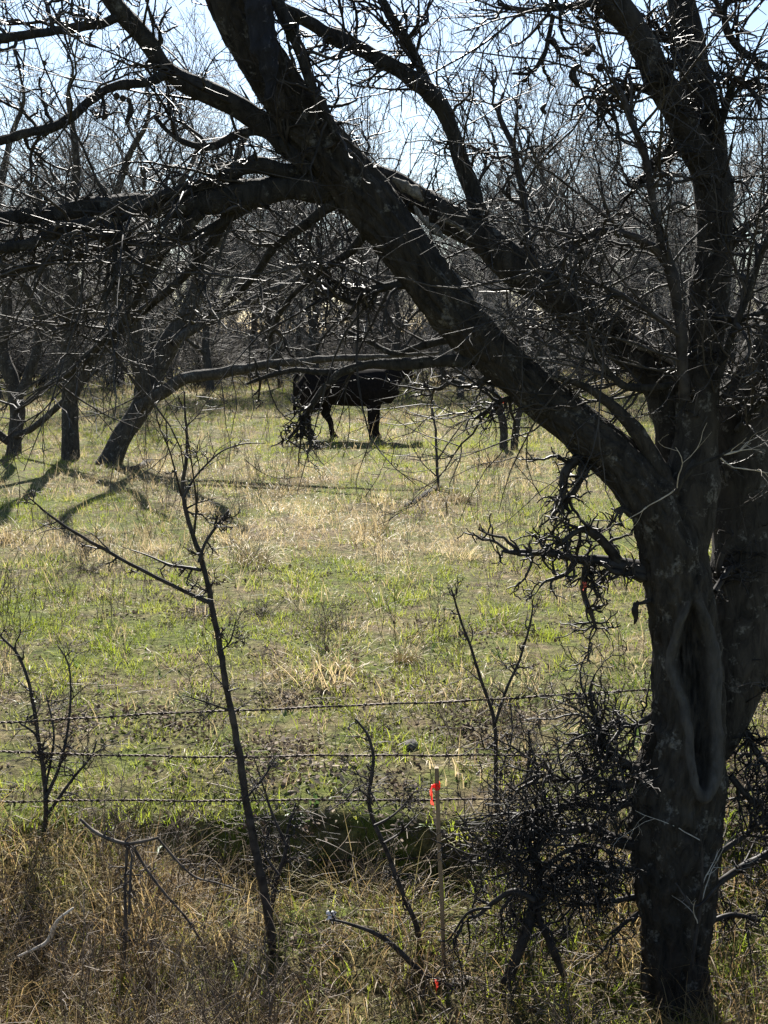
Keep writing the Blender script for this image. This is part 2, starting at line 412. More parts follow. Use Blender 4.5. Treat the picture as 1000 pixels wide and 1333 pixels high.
def build_trunk():
    rows = [(a, b, d, r if i < 12 else r * (.93 if i < 18 else .88)) for i, (a, b, d, r) in enumerate(TRUNK_ROWS)]
    ctrl = path(rows, KT); sides = 120
    c = catmull(ctrl, .012); P = c[:, :3]; R = c[:, 3]; n = len(P)
    v, q = tubes(P[None], R[None], sides)
    s = np.cumsum(np.r_[0, np.linalg.norm(np.diff(P, axis=0), axis=1)])
    th = np.tile(np.arange(sides) / sides, n); ss = np.repeat(s, sides); ctr = np.repeat(P, sides, 0)
    u = norm(v - ctr); fr = np.minimum(1, np.minimum(th, 1 - th) * 14)
    # the hollow and its rolled lips, laid out on the trunk's near side
    d0 = 4.46 * KT
    WL = A([at(a, b, d0) for a, b in LIPL]); WR = A([at(a, b, d0) for a, b in LIPR])
    oL, oR = np.argsort(WL[:, 2]), np.argsort(WR[:, 2])
    near = v[:, 1] < np.repeat(P[:, 1], sides) - .02
    sc = v[:, 1] / d0; X = v[:, 0] / sc; Z = CAM_Z + (v[:, 2] - CAM_Z) / sc
    wob = (fbm(Z * 16, X * 9, 78, 4) - .5) * .030
    dist = np.minimum(X - np.interp(Z, WL[oL, 2], WL[oL, 0]), np.interp(Z, WR[oR, 2], WR[oR, 0]) - X) + wob * .6
    zlo, zhi = WL[:, 2].min(), WL[:, 2].max()
    dist = np.where(Z > zhi, -np.abs(dist) - (Z - zhi), np.where(Z < zlo, -np.hypot(dist, Z - zlo), dist))
    zf = np.clip((Z - zlo + .05) / .06, 0, 1) * np.clip((zhi + .02 - Z) / .10, 0, 1)
    lip = np.exp(-(dist / .019) ** 2) * near * zf
    inside = np.clip((dist - .010) / .016, 0, 1) * near
    lump = (fbm(th * 3, ss * 2.6, 41, 3) - .5) * .20 + (fbm(th * 9, ss * 6.5, 45, 4) - .5) * .22
    ridge = (np.abs(fbm(th * 26, ss * 10, 43, 3) - .5)) * -.58
    disp = (lump + ridge * (1 - np.clip(lip * 1.6, 0, 1))) * fr
    v = ctr + (v - ctr) * (1 + disp)[:, None]
    v = v + u * (lip * (.0145 + wob * .5))[:, None] - u * (inside * (.034 + (fbm(X * 55, Z * 9, 77, 4) - .5) * .07))[:, None]
    face = lambda a: (a[q[:, 0]] + a[q[:, 1]] + a[q[:, 2]] + a[q[:, 3]]) / 4
    hol = face(inside) > .55; cal = (face(lip) > .42) & ~hol
    k = np.arange(sides); e = (n - 1) * sides; vv = np.vstack([v, P[-1:]])
    cap = np.stack([e + k, e + (k + 1) % sides, np.full(sides, len(vv) - 1)], -1)
    def piece(name, sel, mat, t=None):
        qq = q[sel]; used = np.unique(np.concatenate([qq.ravel()] + ([t.ravel()] if t is not None else []))); mp = np.full(len(vv), -1); mp[used] = np.arange(len(used))
        me = mesh_arrays(name, vv[used], mp[qq], mp[t] if t is not None else None)
        for an, arr in (('lip', lip), ('hollow', inside)):
            a_ = me.attributes.new(an, 'FLOAT', 'POINT'); a_.data.foreach_set('value', np.r_[arr, 0][used].astype(np.float32))
        return child(name, me, M_WOUND, TREE)
    o = piece('trunk', ~hol & ~cal, M_BARK, cap)
    piece('callus', cal, M_CALLUS)['label'] = 'smooth grey healed lip around the trunk hollow'
    piece('hollow', hol, M_HEART)['label'] = 'dark rotten wood inside the trunk hollow'
    return o, P, R
trunk_o, TP, TR = build_trunk()

def limb(name, rows, parent=TREE, mat=M_LIMB, sides=14, seed=0, gnarl=0, fine=0, gsize=1.0, gt0=.1, ft0=.1, fl=(.3, .9), fb=(0, 0, 0), gthick=1.0, fthick=1.0, knob=.16, up=0, lv=3, world=False, tmat=None, k2=6, k3=4, sweep=(0, 0, 0), step=None, near=None, thin=.78):
    r = np.random.default_rng(1000 + seed)
    if near is None: near = parent is TREE
    if near and not world and name != 'trunk': rows = [(a, b, d, c * thin) for a, b, d, c in rows]
    ctrl = A(rows) if world else path(rows, KT if near else 1.0)
    v, q, t, P, R = limb_tube(ctrl, sides, knob, seed, step)
    o = child(name, Mesher().add(v, q, t).mesh(name), mat, parent)
    if gnarl or fine:
        M = Mesher()
        if gnarl: gnarl_twigs(M, P, R, gnarl, gsize, r, gt0, 1, up, gthick, lv, sweep)
        if fine: fine_twigs(M, P, R, fine, fl, r, ft0, 1, fb, fthick, k2, k3)
        tag(child('twigs', M.mesh('twigs'), tmat or (M_GNARL if gnarl > fine else M_TWIG), o), kind='stuff')
    return o, P, R

def D(rows, d0, d1=None):                                # add a depth running from d0 to d1 along the rows
    d1 = d0 if d1 is None else d1; n = len(rows) - 1
    return [(a, b, d0 + (d1 - d0) * i / n, c) for i, (a, b, c) in enumerate(rows)]

# upright stem and its fork
limb('stem', D([(888, 740, 30), (897, 680, 38), (904, 620, 38), (908, 570, 36), (911, 520, 33), (918, 460, 30), (925, 400, 27), (929, 345, 26), (930, 290, 25), (926, 240, 26), (916, 190, 27), (908, 160, 23), (906, 110, 22), (902, 60, 21), (893, 20, 19), (884, -30, 17), (876, -90, 15)], 4.47, 4.7), seed=1, sides=32, thin=.88, mat=M_BARK, gnarl=32, gt0=.2, gsize=.9, fine=8, ft0=.25, fl=(.3, .8))
limb('stem', D([(918, 235, 20), (902, 185, 21), (885, 150, 20), (862, 112, 19), (838, 62, 19), (806, 8, 18), (778, -45, 16), (750, -100, 14)], 4.55, 4.35), seed=2, sides=28, thin=.88, mat=M_BARK, gnarl=18, gsize=.9, fine=3)
# second stem behind, at the right edge
limb('stem', D([(900, 1010, 20), (930, 955, 36), (956, 890, 42), (972, 800, 38), (978, 700, 37), (978, 620, 38), (976, 560, 37), (982, 510, 32), (1004, 450, 26), (1040, 380, 22), (1090, 300, 18), (1130, 200, 14)], 4.62, 4.85), seed=3, sides=32, thin=1.08, mat=M_BARK, gnarl=26, gt0=.05, gsize=.9, fine=22, fl=(.3, .9))
# middle stem that turns left into the second limb
limb('limb', D([(892, 680, 20), (880, 620, 23), (874, 560, 24), (868, 510, 25), (846, 472, 26), (800, 440, 25), (742, 400, 26), (692, 362, 26), (642, 322, 23), (600, 295, 21), (556, 268, 20), (512, 240, 20), (480, 225, 14)], 4.6, 4.8), seed=4, sides=28, thin=.9, mat=M_BARK, gnarl=28, gt0=.28, gsize=.9, fine=14, ft0=.25, fl=(.3, .9))
limb('burl', D([(806, 432, 14), (812, 420, 12), (818, 410, 5)], 4.60), seed=5, knob=.3)
M_SUNLIT_PLATE = bark('painted_sunlit_bark', (.05, .044, .036), (.26, .23, .19), (.36, .33, .29), .5, 2.6, 1.0)  # pale colour painted in for sunlight on bark along the limbs' upper edges
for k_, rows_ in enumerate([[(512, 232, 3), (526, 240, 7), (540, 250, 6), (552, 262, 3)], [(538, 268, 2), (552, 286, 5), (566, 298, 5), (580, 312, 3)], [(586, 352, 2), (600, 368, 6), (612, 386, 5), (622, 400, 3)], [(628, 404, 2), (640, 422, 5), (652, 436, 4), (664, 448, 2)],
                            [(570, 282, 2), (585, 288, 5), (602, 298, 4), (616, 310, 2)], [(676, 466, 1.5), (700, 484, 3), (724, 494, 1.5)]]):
    limb('painted_sunlit_bark', D([(a, b, c * .85) for a, b, c in rows_], 4.58, 4.57), seed=560 + k_, sides=12, mat=M_SUNLIT_PLATE, knob=.6, step=.008, thin=1)
limb('painted_sunlit_bark', D([(800, 438, 2), (830, 450, 4), (858, 463, 5), (876, 474, 3)], 4.60), seed=570, sides=12, mat=M_SUNLIT_PLATE, knob=.4, step=.01, thin=1)
# flap of wood along the big limb
limb('bark_ridge', D([(878, 640, 14), (862, 612, 15), (842, 578, 14), (818, 548, 11), (790, 522, 8), (752, 500, 6), (715, 492, 4)], 4.42, 4.44), seed=6, sides=16, mat=M_BARK)
# branches going up from the second limb
limb('branch', D([(628, 310, 12), (616, 260, 13), (602, 205, 13), (580, 150, 13), (552, 112, 13), (505, 82, 12), (450, 55, 12), (395, 28, 11), (340, -5, 9), (300, -40, 8)], 4.8, 4.6), seed=7, gnarl=22, gsize=.9, fine=7, fl=(.3, .8))
limb('branch', D([(566, 130, 8), (545, 85, 8), (525, 45, 7), (502, 5, 6), (485, -40, 5)], 4.78, 4.6), seed=8, gnarl=14, fine=8)
limb('branch', D([(700, 362, 7), (688, 310, 6), (680, 250, 6), (668, 190, 5), (650, 150, 4), (655, 120, 2)], 4.8, 5.0), seed=9, gnarl=8, fine=10, mat=M_SAP)
limb('branch', D([(345, -30, 13), (375, 30, 14), (392, 75, 12), (415, 130, 10), (440, 180, 9)], 4.40, 4.45), seed=10, gnarl=14, fine=3, thin=.6)
limb('dead_snag', D([(318, -60, 22), (328, -10, 22), (340, 40, 21), (346, 80, 18), (350, 112, 14), (348, 134, 6)], 4.30, 4.32), seed=11, sides=40, thin=.8, mat=M_SNAG, knob=.5, step=.010)
# limbs to the left
limb('limb', D([(462, 250, 24), (420, 246, 23), (370, 246, 20), (325, 256, 22), (290, 264, 21), (240, 268, 18), (180, 268, 16), (110, 272, 15), (40, 281, 13), (-40, 290, 11), (-140, 300, 9)], 4.64, 4.1), seed=12, sides=24, gnarl=12, gsize=.9, fine=12, ft0=.12, fl=(.3, 1.1), fb=(0, 0, -.05))
limb('limb', D([(412, 205, 24), (380, 192, 22), (345, 165, 19), (305, 138, 17), (262, 121, 17), (226, 104, 17), (200, 78, 16), (176, 42, 15), (150, 12, 14), (125, -35, 12), (100, -90, 10)], 4.62, 4.2), seed=13, sides=24, gnarl=13, gsize=.9, fine=6)
limb('branch', D([(215, 98, 8), (190, 106, 7), (148, 113, 7), (118, 133, 7), (80, 163, 8), (40, 172, 7), (0, 182, 7), (-60, 195, 6)], 4.35, 4.1), seed=14, gnarl=9, fine=4)
limb('branch', D([(160, 20, 7), (130, 30, 7), (90, 36, 7), (50, 44, 7), (0, 50, 7), (-60, 62, 6)], 4.3, 4.1), seed=15, gnarl=14, fine=4)
limb('branch', D([(420, 215, 16), (375, 222, 14), (330, 212, 12), (285, 232, 10), (240, 250, 9), (200, 262, 8), (160, 285, 6)], 4.6, 4.2), seed=16, gnarl=8, fine=6)
limb('branch', D([(400, 225, 10), (360, 180, 9), (320, 172, 7), (270, 190, 6), (225, 175, 4), (200, 150, 3)], 4.5, 4.6), seed=17, gnarl=7, fine=4)
limb('branch', D([(262, 275, 11), (238, 300, 10), (212, 328, 9), (190, 362, 8), (172, 400, 6), (140, 440, 5), (100, 470, 3)], 4.35, 4.5), seed=18, gnarl=4, fine=8, fl=(.3, 1.0))
limb('branch', D([(160, 300, 9), (120, 290, 9), (70, 304, 9), (30, 318, 9), (-40, 330, 8)], 4.2, 4.1), seed=19, gnarl=5, fine=6)
limb('branch', D([(330, 262, 9), (290, 290, 8), (245, 310, 7), (150, 322, 7), (70, 340, 7), (0, 358, 7), (-50, 375, 5)], 4.5, 4.3), seed=20, gnarl=4, fine=9, fl=(.3, 1.0))
limb('branch', D([(300, 268, 9), (268, 330, 8), (225, 372, 7), (170, 420, 7), (120, 462, 6), (60, 505, 5), (20, 535, 3)], 4.45, 4.9), seed=21, gnarl=3, fine=8, fl=(.25, .8), fb=(0, 0, .06))
limb('branch', D([(440, 262, 9), (400, 290, 8), (360, 320, 7), (330, 362, 6), (290, 400, 5), (250, 420, 3)], 4.55, 5.0), seed=22, gnarl=3, fine=10, fl=(.25, .6), fb=(0, 0, .2))
limb('branch', D([(480, 300, 9), (455, 330, 7), (420, 350, 6), (370, 400, 5), (350, 440, 3)], 4.6, 5.1), seed=23, gnarl=3, fine=10, fl=(.25, .6), fb=(0, 0, .2))
limb('branch', D([(550, 372, 10), (515, 372, 9), (480, 376, 8), (462, 392, 6), (440, 385, 5), (420, 380, 3)], 4.55, 4.8), seed=24, gnarl=16, gsize=.8, fine=14)
limb('branch', D([(205, 330, 6), (180, 340, 6), (160, 318, 6), (148, 300, 5), (150, 355, 4), (135, 390, 3)], 4.25, 4.1), seed=25, gnarl=8, fine=14)
# low branch that hangs in front of the cow
low, LP, LR = limb('branch', D([(612, 470, 9), (570, 472, 8), (525, 474, 8), (480, 475, 7), (446, 484, 6), (430, 499, 5), (412, 520, 4.4), (396, 543, 3.6), (384, 560, 2.6), (372, 576, 1.2)], 4.55, 4.75), seed=26, thin=.9, gnarl=16, gsize=.45, fine=1, fl=(.2, .3), gt0=.74, ft0=.8, fb=(0, 0, .10))
limb('branch', D([(450, 482, 5), (415, 484, 5), (380, 482, 4), (345, 490, 4), (320, 500, 2)], 4.68, 4.8), seed=27, gnarl=3, gsize=.35, gt0=.6)
limb('branch', D([(600, 440, 6), (560, 448, 6), (515, 460, 5), (480, 445, 4), (450, 430, 3)], 4.6, 4.9), seed=28, fine=4, gnarl=0, fl=(.2, .45), fb=(0, 0, .25))
limb('branch', D([(640, 488, 6), (615, 503, 5), (590, 497, 4), (570, 506, 3), (552, 500, 2)], 4.55, 4.8), seed=29, fine=3, gnarl=5, fl=(.15, .4), gsize=.5)
limb('branch', D([(690, 525, 6), (660, 520, 5), (640, 530, 4), (620, 545, 2)], 4.55, 4.6), seed=55, fine=4, gnarl=10, gsize=.6)
# crooked spurs hanging under the leaning limb
limb('spur', D([(772, 598, 9), (752, 598, 8), (738, 612, 7), (733, 635, 6), (728, 655, 4)], 4.5, 4.45), seed=30, thin=.9, gnarl=10, gsize=.65, mat=M_GNARL, sides=8, lv=2, gthick=1.1)
limb('spur', D([(765, 590, 7), (758, 610, 6), (750, 635, 5), (738, 655, 4), (745, 668, 2)], 4.5, 4.5), seed=31, thin=.9, gnarl=9, gsize=.6, mat=M_GNARL, sides=8, lv=2, gthick=1.1)
limb('spur', D([(836, 742, 17), (812, 734, 13), (786, 727, 9), (760, 729, 7), (735, 726, 6), (705, 724, 5), (680, 720, 5), (655, 717, 2)], 4.48, 4.4), seed=32, thin=.9, gnarl=20, gsize=.6, mat=M_GNARL, sides=10, lv=2, gthick=1.1)
limb('spur', D([(806, 730, 9), (790, 708, 8), (772, 694, 7), (755, 690, 5), (738, 700, 4), (722, 712, 2)], 4.46, 4.38), seed=33, thin=.9, gnarl=10, gsize=.55, mat=M_GNARL, sides=8, lv=2, gthick=1.1)
limb('spur', D([(765, 728, 5), (762, 750, 5), (761, 772, 4), (766, 790, 4), (772, 808, 3), (776, 820, 1.5)], 4.44, 4.42), seed=34, thin=.9, gnarl=14, gsize=.6, mat=M_GNARL, sides=8, lv=2)
limb('spur', D([(750, 730, 4), (738, 745, 4), (722, 752, 3), (708, 757, 2), (700, 768, 1)], 4.44, 4.36), seed=35, thin=.9, gnarl=6, gsize=.4, mat=M_GNARL, sides=8, lv=2)
limb('spur', D([(842, 752, 9), (820, 748, 6), (800, 745, 5), (785, 735, 3)], 4.45, 4.4), seed=36, gnarl=6, gsize=.4, mat=M_GNARL, sides=8, lv=2)
limb('spur', D([(846, 782, 5), (836, 785, 3), (825, 786, 3)], 4.42, 4.38), seed=37, mat=M_GNARL, sides=8)
limb('spur', D([(820, 668, 5), (808, 662, 4), (800, 665, 2)], 4.42, 4.40), seed=38, gnarl=4, gsize=.3, mat=M_GNARL, sides=8, lv=2)
# thin upright stems in front of the wood, right half
limb('branch', D([(893, 520, 9), (886, 440, 9), (880, 390, 9), (872, 345, 9), (860, 310, 7), (848, 250, 6), (842, 215, 6), (826, 165, 5), (810, 120, 3)], 4.40, 4.30), seed=39, fine=14, gnarl=8, mat=M_SAP)
limb('branch', D([(878, 372, 8), (862, 335, 8), (838, 314, 7), (808, 302, 6), (776, 302, 6), (750, 318, 5), (730, 340, 3)], 4.38, 4.25), seed=40, fine=12, gnarl=6, mat=M_SAP)
limb('branch', D([(880, 500, 6), (840, 505, 6), (808, 500, 6), (784, 475, 5), (766, 452, 4), (752, 440, 2)], 4.5, 4.4), seed=41, fine=12, gnarl=4)
limb('branch', D([(888, 440, 5), (850, 410, 4), (800, 380, 4), (750, 362, 3), (700, 350, 2)], 4.38, 4.2), seed=42, fine=11, gnarl=4, mat=M_SAP)
limb('branch', D([(930, 352, 9), (948, 326, 7), (972, 295, 6), (1005, 262, 5), (1040, 240, 4)], 4.6, 4.6), seed=43, fine=8, gnarl=8)
limb('branch', D([(940, 424, 6), (968, 414, 6), (1005, 406, 5), (1050, 400, 4)], 4.5, 4.3), seed=44, fine=12, gnarl=4)
limb('branch', D([(935, 495, 6), (952, 440, 6), (975, 380, 5), (990, 330, 4), (1005, 290, 3)], 4.45, 4.2), seed=45, fine=8, gnarl=4)
limb('branch', D([(1060, 130, 8), (1010, 93, 6), (975, 75, 6), (952, 48, 6), (943, 15, 5), (955, -25, 4)], 4.7, 4.5), seed=46, gnarl=12, fine=4)
limb('branch', D([(872, 132, 9), (848, 120, 7), (820, 112, 6), (798, 116, 6), (784, 132, 4), (778, 148, 3)], 4.55, 4.4), seed=47, gnarl=16, gsize=.8)
limb('branch', D([(898, 52, 8), (868, 50, 6), (838, 44, 5), (800, 30, 4), (770, 10, 4)], 4.6, 4.5), seed=48, gnarl=14, gsize=.8)
limb('branch', D([(924, 215, 7), (945, 140, 6), (960, 100, 4), (990, 140, 3)], 4.6, 4.4), seed=49, gnarl=12, fine=8)
limb('branch', D([(905, 195, 7), (876, 195, 6), (855, 205, 6), (842, 228, 7), (832, 240, 5)], 4.5, 4.4), seed=50, gnarl=14, gsize=.7)
limb('branch', D([(720, 20, 4), (712, 60, 4), (704, 80, 4), (690, 95, 3), (668, 96, 2)], 4.4, 4.3), seed=51, gnarl=6, gsize=.5)
limb('branch', D([(800, 0, 8), (760, 6, 6), (725, 10, 5), (690, 14, 4), (650, 6, 3)], 4.4, 4.3), seed=52, gnarl=12, gsize=.7, fine=4)
limb('branch', D([(905, 600, 5), (880, 640, 4), (900, 610, 3), (935, 595, 3), (960, 580, 2)], 4.32, 4.2), seed=53, fine=5, fl=(.1, .35), tmat=M_PALE, k2=2, k3=1, fthick=.55)
limb('branch', D([(960, 560, 6), (985, 530, 6), (1010, 500, 5)], 4.6, 4.4), seed=54, fine=12, gnarl=8)
# short dense spurs low on the trunk, both sides
def low_spur(rows, seed, g, size=.8, d0=4.46, d1=4.5, **k):
    rows = [(a, b, c * .8) for a, b, c in rows]; g = int(g * .70); size *= 1.2
    return limb('branch', D(rows, d0, d1), seed=seed, gnarl=g, gsize=size, mat=M_GNARL, sides=10, lv=3, gthick=.85, **k)
low_spur([(828, 1098, 16), (795, 1088, 12), (765, 1076, 10), (735, 1082, 8), (705, 1078, 6), (680, 1090, 4), (655, 1085, 2)], 60, 30)
low_spur([(838, 1008, 14), (810, 990, 10), (785, 965, 8), (776, 935, 6), (768, 905, 4), (775, 880, 2)], 61, 46, .75)
low_spur([(835, 1020, 10), (800, 1022, 9), (765, 1012, 7), (735, 1018, 6), (700, 1010, 4), (672, 1025, 2)], 62, 44, .75)
low_spur([(828, 1040, 10), (795, 1052, 9), (755, 1048, 7), (715, 1052, 6), (675, 1060, 4)], 63, 32, .75)
low_spur([(850, 930, 7), (825, 945, 6), (800, 940, 5), (772, 960, 3)], 64, 32, .6)
low_spur([(828, 1130, 9), (790, 1132, 8), (755, 1125, 6), (720, 1140, 4)], 65, 22, .7)
low_spur([(832, 1165, 7), (800, 1172, 6), (768, 1176, 5), (735, 1180, 3)], 66, 10, .6)
low_spur([(838, 1185, 6), (815, 1200, 5), (795, 1215, 3)], 67, 6, .5)
low_spur([(935, 1150, 8), (965, 1130, 9), (1000, 1112, 9), (1040, 1095, 6)], 68, 22, .75)
low_spur([(960, 930, 8), (975, 960, 7), (992, 990, 6), (1015, 1010, 4)], 69, 24, .7, 4.6, 4.5)
low_spur([(950, 1010, 8), (975, 1040, 7), (1000, 1055, 6), (1030, 1080, 4)], 70, 26, .7, 4.55, 4.5)
low_spur([(958, 890, 7), (980, 880, 6), (1005, 862, 4)], 71, 16, .6, 4.65, 4.6)
low_spur([(930, 770, 7), (950, 740, 6), (965, 735, 4)], 72, 14, .5, 4.5, 4.6)
low_spur([(940, 720, 6), (935, 745, 5), (945, 775, 4), (940, 800, 3)], 73, 12, .45, 4.55, 4.6)
low_spur([(938, 1110, 7), (965, 1090, 6), (1000, 1060, 5), (1020, 1035, 3)], 74, 22, .7)
low_spur([(925, 1200, 6), (955, 1190, 5), (990, 1200, 3)], 75, 12, .6)
limb('branch', D([(900, 1260, 3), (912, 1180, 3), (914, 1110, 2), (908, 1070, 1)], 4.25), seed=76, sides=6, mat=M_SAP, fine=4, fl=(.1, .3), tmat=M_PALE, k2=2, k3=1, fthick=.5)
limb('branch', D([(940, 1148, 3), (905, 1180, 3), (880, 1150, 2)], 4.22), seed=77, sides=6, mat=M_SAP)
# galls and curled pods
def lathe(profile, sides=10):
    a = np.arange(sides) / sides * 2 * math.pi
    v = A([[r * math.cos(t), r * math.sin(t), z] for r, z in profile for t in a])
    i = np.arange(len(profile) - 1)[:, None] * sides; s = np.arange(sides)[None]; s2 = (s + 1) % sides
    return v, np.stack([i + s, i + s2, i + sides + s2, i + sides + s], -1).reshape(-1, 4)
for px, py, r in ((765, 68, 5), (771, 62, 5), (781, 88, 5), (677, 139, 3), (58, 82, 3), (152, 125, 4), (160, 128, 4), (168, 131, 3.5)):
    p = at(px, py, 4.35 * KT); R_ = wr(4.35 * KT, r)
    v, q = lathe([(R_ * math.sin(t) * (1 + .1 * math.sin(5 * t)) + 1e-4, R_ * 1.1 * -math.cos(t)) for t in np.linspace(.02, math.pi - .02, 8)])
    child('gall', Mesher().add(v + p, q).mesh('gall'), M_GNARL, TREE)
for rows_, sd_ in ((((755, 85, 2), (748, 90, 4), (746, 100, 5), (751, 108, 4), (752, 114, 2)), 1), (((168, 132, 2), (170, 142, 4), (167, 154, 3), (166, 160, 1)), 2), (((135, 142, 1), (138, 148, 4), (134, 156, 2)), 3), (((830, 782, 2), (826, 792, 5), (828, 805, 3), (826, 812, 1)), 4), (((712, 135, 1), (706, 142, 3), (711, 148, 2)), 5)):
    v, q, t, _, _ = limb_tube(path(D(rows_, 4.36), KT), 8, .2, sd_); child('curled_pod', Mesher().add(v, q, t).mesh('pod'), M_GNARL, TREE)

# ------------------------------------------------------------------ trees standing in the field at mid distance
def mid_tree(label, stems, fine_n=40, fl=(.8, 2.4), name='pasture_tree', thick=1.9, first=None):
    g = on_ground(*first); d = g[1]
    root = empty(name, tuple(g)); tag(root, label, 'tree')
    for k, (rows_, dd, nt_) in enumerate(stems):
        (xa, ya, _), (xb, yb, rb_) = rows_[-2:]                # whip out to a fine tip
        rows_ = rows_ + [(xb + (xb - xa) * .7 + 12, yb + (yb - ya) * .7, rb_ * .55), (xb + (xb - xa) * 1.2 - 8, yb + (yb - ya) * 1.3, .7)]
        rr = [(a, b, d + dd * i / (len(rows_) - 1), c) for i, (a, b, c) in enumerate(rows_)]
        if k == 0: rr[0] = (rr[0][0], rr[0][1] + 4, rr[0][2], rr[0][3])
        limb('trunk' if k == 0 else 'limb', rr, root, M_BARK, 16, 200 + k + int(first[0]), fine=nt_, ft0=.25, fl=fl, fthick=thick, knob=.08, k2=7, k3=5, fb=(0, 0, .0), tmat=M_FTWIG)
mid_tree('dark leaning field tree with a long low limb arching right towards the cow',
         [([(138, 606, 17), (150, 580, 14), (170, 545, 13), (190, 510, 14), (203, 480, 14), (222, 440, 13), (250, 395, 11), (270, 340, 9), (300, 270, 7), (310, 200, 5)], .8, 18),
          ([(182, 530, 8), (210, 512, 8), (245, 493, 8), (290, 484, 7), (340, 476, 6), (395, 470, 5), (450, 466, 4), (510, 462, 3)], -1.2, 2),
          ([(192, 515, 10), (180, 470, 9), (176, 420, 8), (160, 360, 7), (150, 280, 5), (170, 200, 4)], -1.0, 15),
          ([(222, 445, 7), (270, 420, 6), (330, 390, 5), (390, 360, 4), (440, 310, 3)], 1.5, 22)], first=(138, 604))
mid_tree('dark field tree with a kinked trunk bending right, casting a bent shadow on the grass',
         [([(91, 600, 12), (91, 570, 11), (90, 540, 11), (92, 520, 10), (105, 490, 10), (125, 462, 9), (150, 430, 8), (180, 390, 7), (210, 330, 5), (230, 250, 4)], .5, 22),
          ([(93, 522, 10), (92, 480, 9), (90, 430, 9), (95, 370, 8), (85, 300, 7), (100, 220, 5), (90, 140, 3)], -.6, 18),
          ([(92, 450, 6), (60, 420, 6), (30, 370, 5), (0, 340, 4), (-30, 280, 3)], -1.0, 20)], first=(91, 598))
mid_tree('dark twin stemmed field tree standing at the far left edge of the picture',
         [([(15, 594, 11), (17, 565, 9), (20, 530, 9), (16, 490, 9), (5, 450, 8), (10, 380, 7), (-5, 300, 6), (10, 200, 4)], .5, 16),
          ([(21, 525, 6), (40, 480, 6), (52, 430, 5), (60, 360, 4), (45, 280, 3)], .8, 20),
          ([(12, 575, 5), (-10, 560, 6), (-40, 560, 6)], -.4, 4),
          ([(14, 572, 5), (40, 558, 4), (70, 535, 4), (100, 505, 3), (130, 480, 2)], -.8, 6)], first=(15, 592))
mid_tree('small forked field tree on pale grass right of the cow',
         [([(655, 588, 6), (655, 565, 5), (652, 540, 5), (645, 515, 4), (630, 490, 3), (622, 450, 2)], .3, 16),
          ([(668, 588, 5), (671, 560, 5), (676, 535, 4), (690, 500, 3), (700, 460, 2)], .2, 16)], first=(655, 586), fl=(.5, 1.4), thick=2.4)

def sapling(label, stems, name='sapling', cat='sapling', mat=M_SAP, sides=8, group=None, slim=.70):
    a0 = stems[0][0][0]; g = on_ground(a0[0], a0[1]); d0 = g[1]
    root = empty(name, tuple(g)); tag(root, label, cat, group)
    for k, (rows_, dd, nt_, gn) in enumerate(stems):
        rows_ = [(a, b, c * slim) for a, b, c in rows_]
        rr = [(a, b, d0 + dd * i / (len(rows_) - 1), c) for i, (a, b, c) in enumerate(rows_)]
        if k == 0:
            rr[0] = (rr[0][0], rr[0][1] + 6, rr[0][2], rr[0][3])
        limb('stem' if k == 0 else 'branch', rr, root, mat, sides, 400 + k + int(a0[0]), fine=nt_, gnarl=gn, ft0=.12, gt0=.1, fl=(.05 * d0 / 4.6, .18 * d0 / 4.6), gsize=.32, knob=.09, lv=3, k2=3, k3=2, tmat=mat, fthick=.8, gthick=.7)
    return root
sapling('tall thin thorny sapling with a long bare side branch, left of the stake', [
    ([(358, 1245, 9), (341, 1150, 9), (323, 1050, 8), (305, 950, 7), (290, 870, 6), (278, 800, 5.5), (265, 740, 5), (250, 690, 4.5), (238, 640, 4), (243, 580, 3), (240, 510, 1.6)], .1, 6, 14),
    ([(274, 785, 4.2), (200, 750, 3.6), (130, 712, 3.2), (75, 678, 2.5), (38, 648, 1.2)], -.2, 3, 6),
    ([(262, 742, 3.5), (240, 738, 3.2), (220, 735, 2.6), (196, 725, 1.8), (168, 715, 1)], .1, 2, 4),
    ([(259, 732, 3.2), (268, 705, 3), (285, 680, 2.6), (298, 664, 2)], .1, 0, 9),
    ([(238, 650, 2.8), (255, 620, 2), (285, 590, 1.6), (315, 578, 1.4), (345, 577, 1)], .2, 3, 2),
    ([(252, 700, 2.6), (256, 660, 2.2), (252, 620, 1.6), (243, 560, 1)], -.1, 3, 2),
    ([(236, 645, 2.4), (222, 590, 1.6), (205, 545, 1.2), (190, 470, .9)], -.3, 3, 2),
    ([(284, 850, 2), (300, 835, 1.8), (308, 805, 1)], .05, 3, 4),
    ([(300, 925, 2), (270, 915, 1.8), (238, 905, 1)], -.1, 2, 2),
    ([(296, 900, 2), (312, 895, 1)], .05, 0, 1),
    ([(320, 1040, 2.6), (345, 1010, 2), (360, 985, 1)], .1, 3, 3)])
sapling('clump of thin thorny shoots at the left edge behind the wires', [
    ([(60, 1098, 5), (58, 1020, 4.5), (50, 960, 4), (40, 900, 3.4), (25, 855, 3), (-2, 825, 2)], .1, 8, 8),
    ([(60, 1040, 4), (80, 990, 3), (90, 930, 2.6), (90, 870, 1.6), (75, 840, 1)], .2, 8, 5),
    ([(62, 1060, 3.5), (90, 1020, 3), (118, 985, 2.2), (126, 965, 1.4)], .1, 6, 4),
    ([(58, 1010, 3.4), (48, 960, 2.6), (22, 938, 1.6)], .0, 6, 4),
    ([(58, 1030, 3), (70, 960, 2.2), (60, 905, 1.4)], .2, 6, 4)])
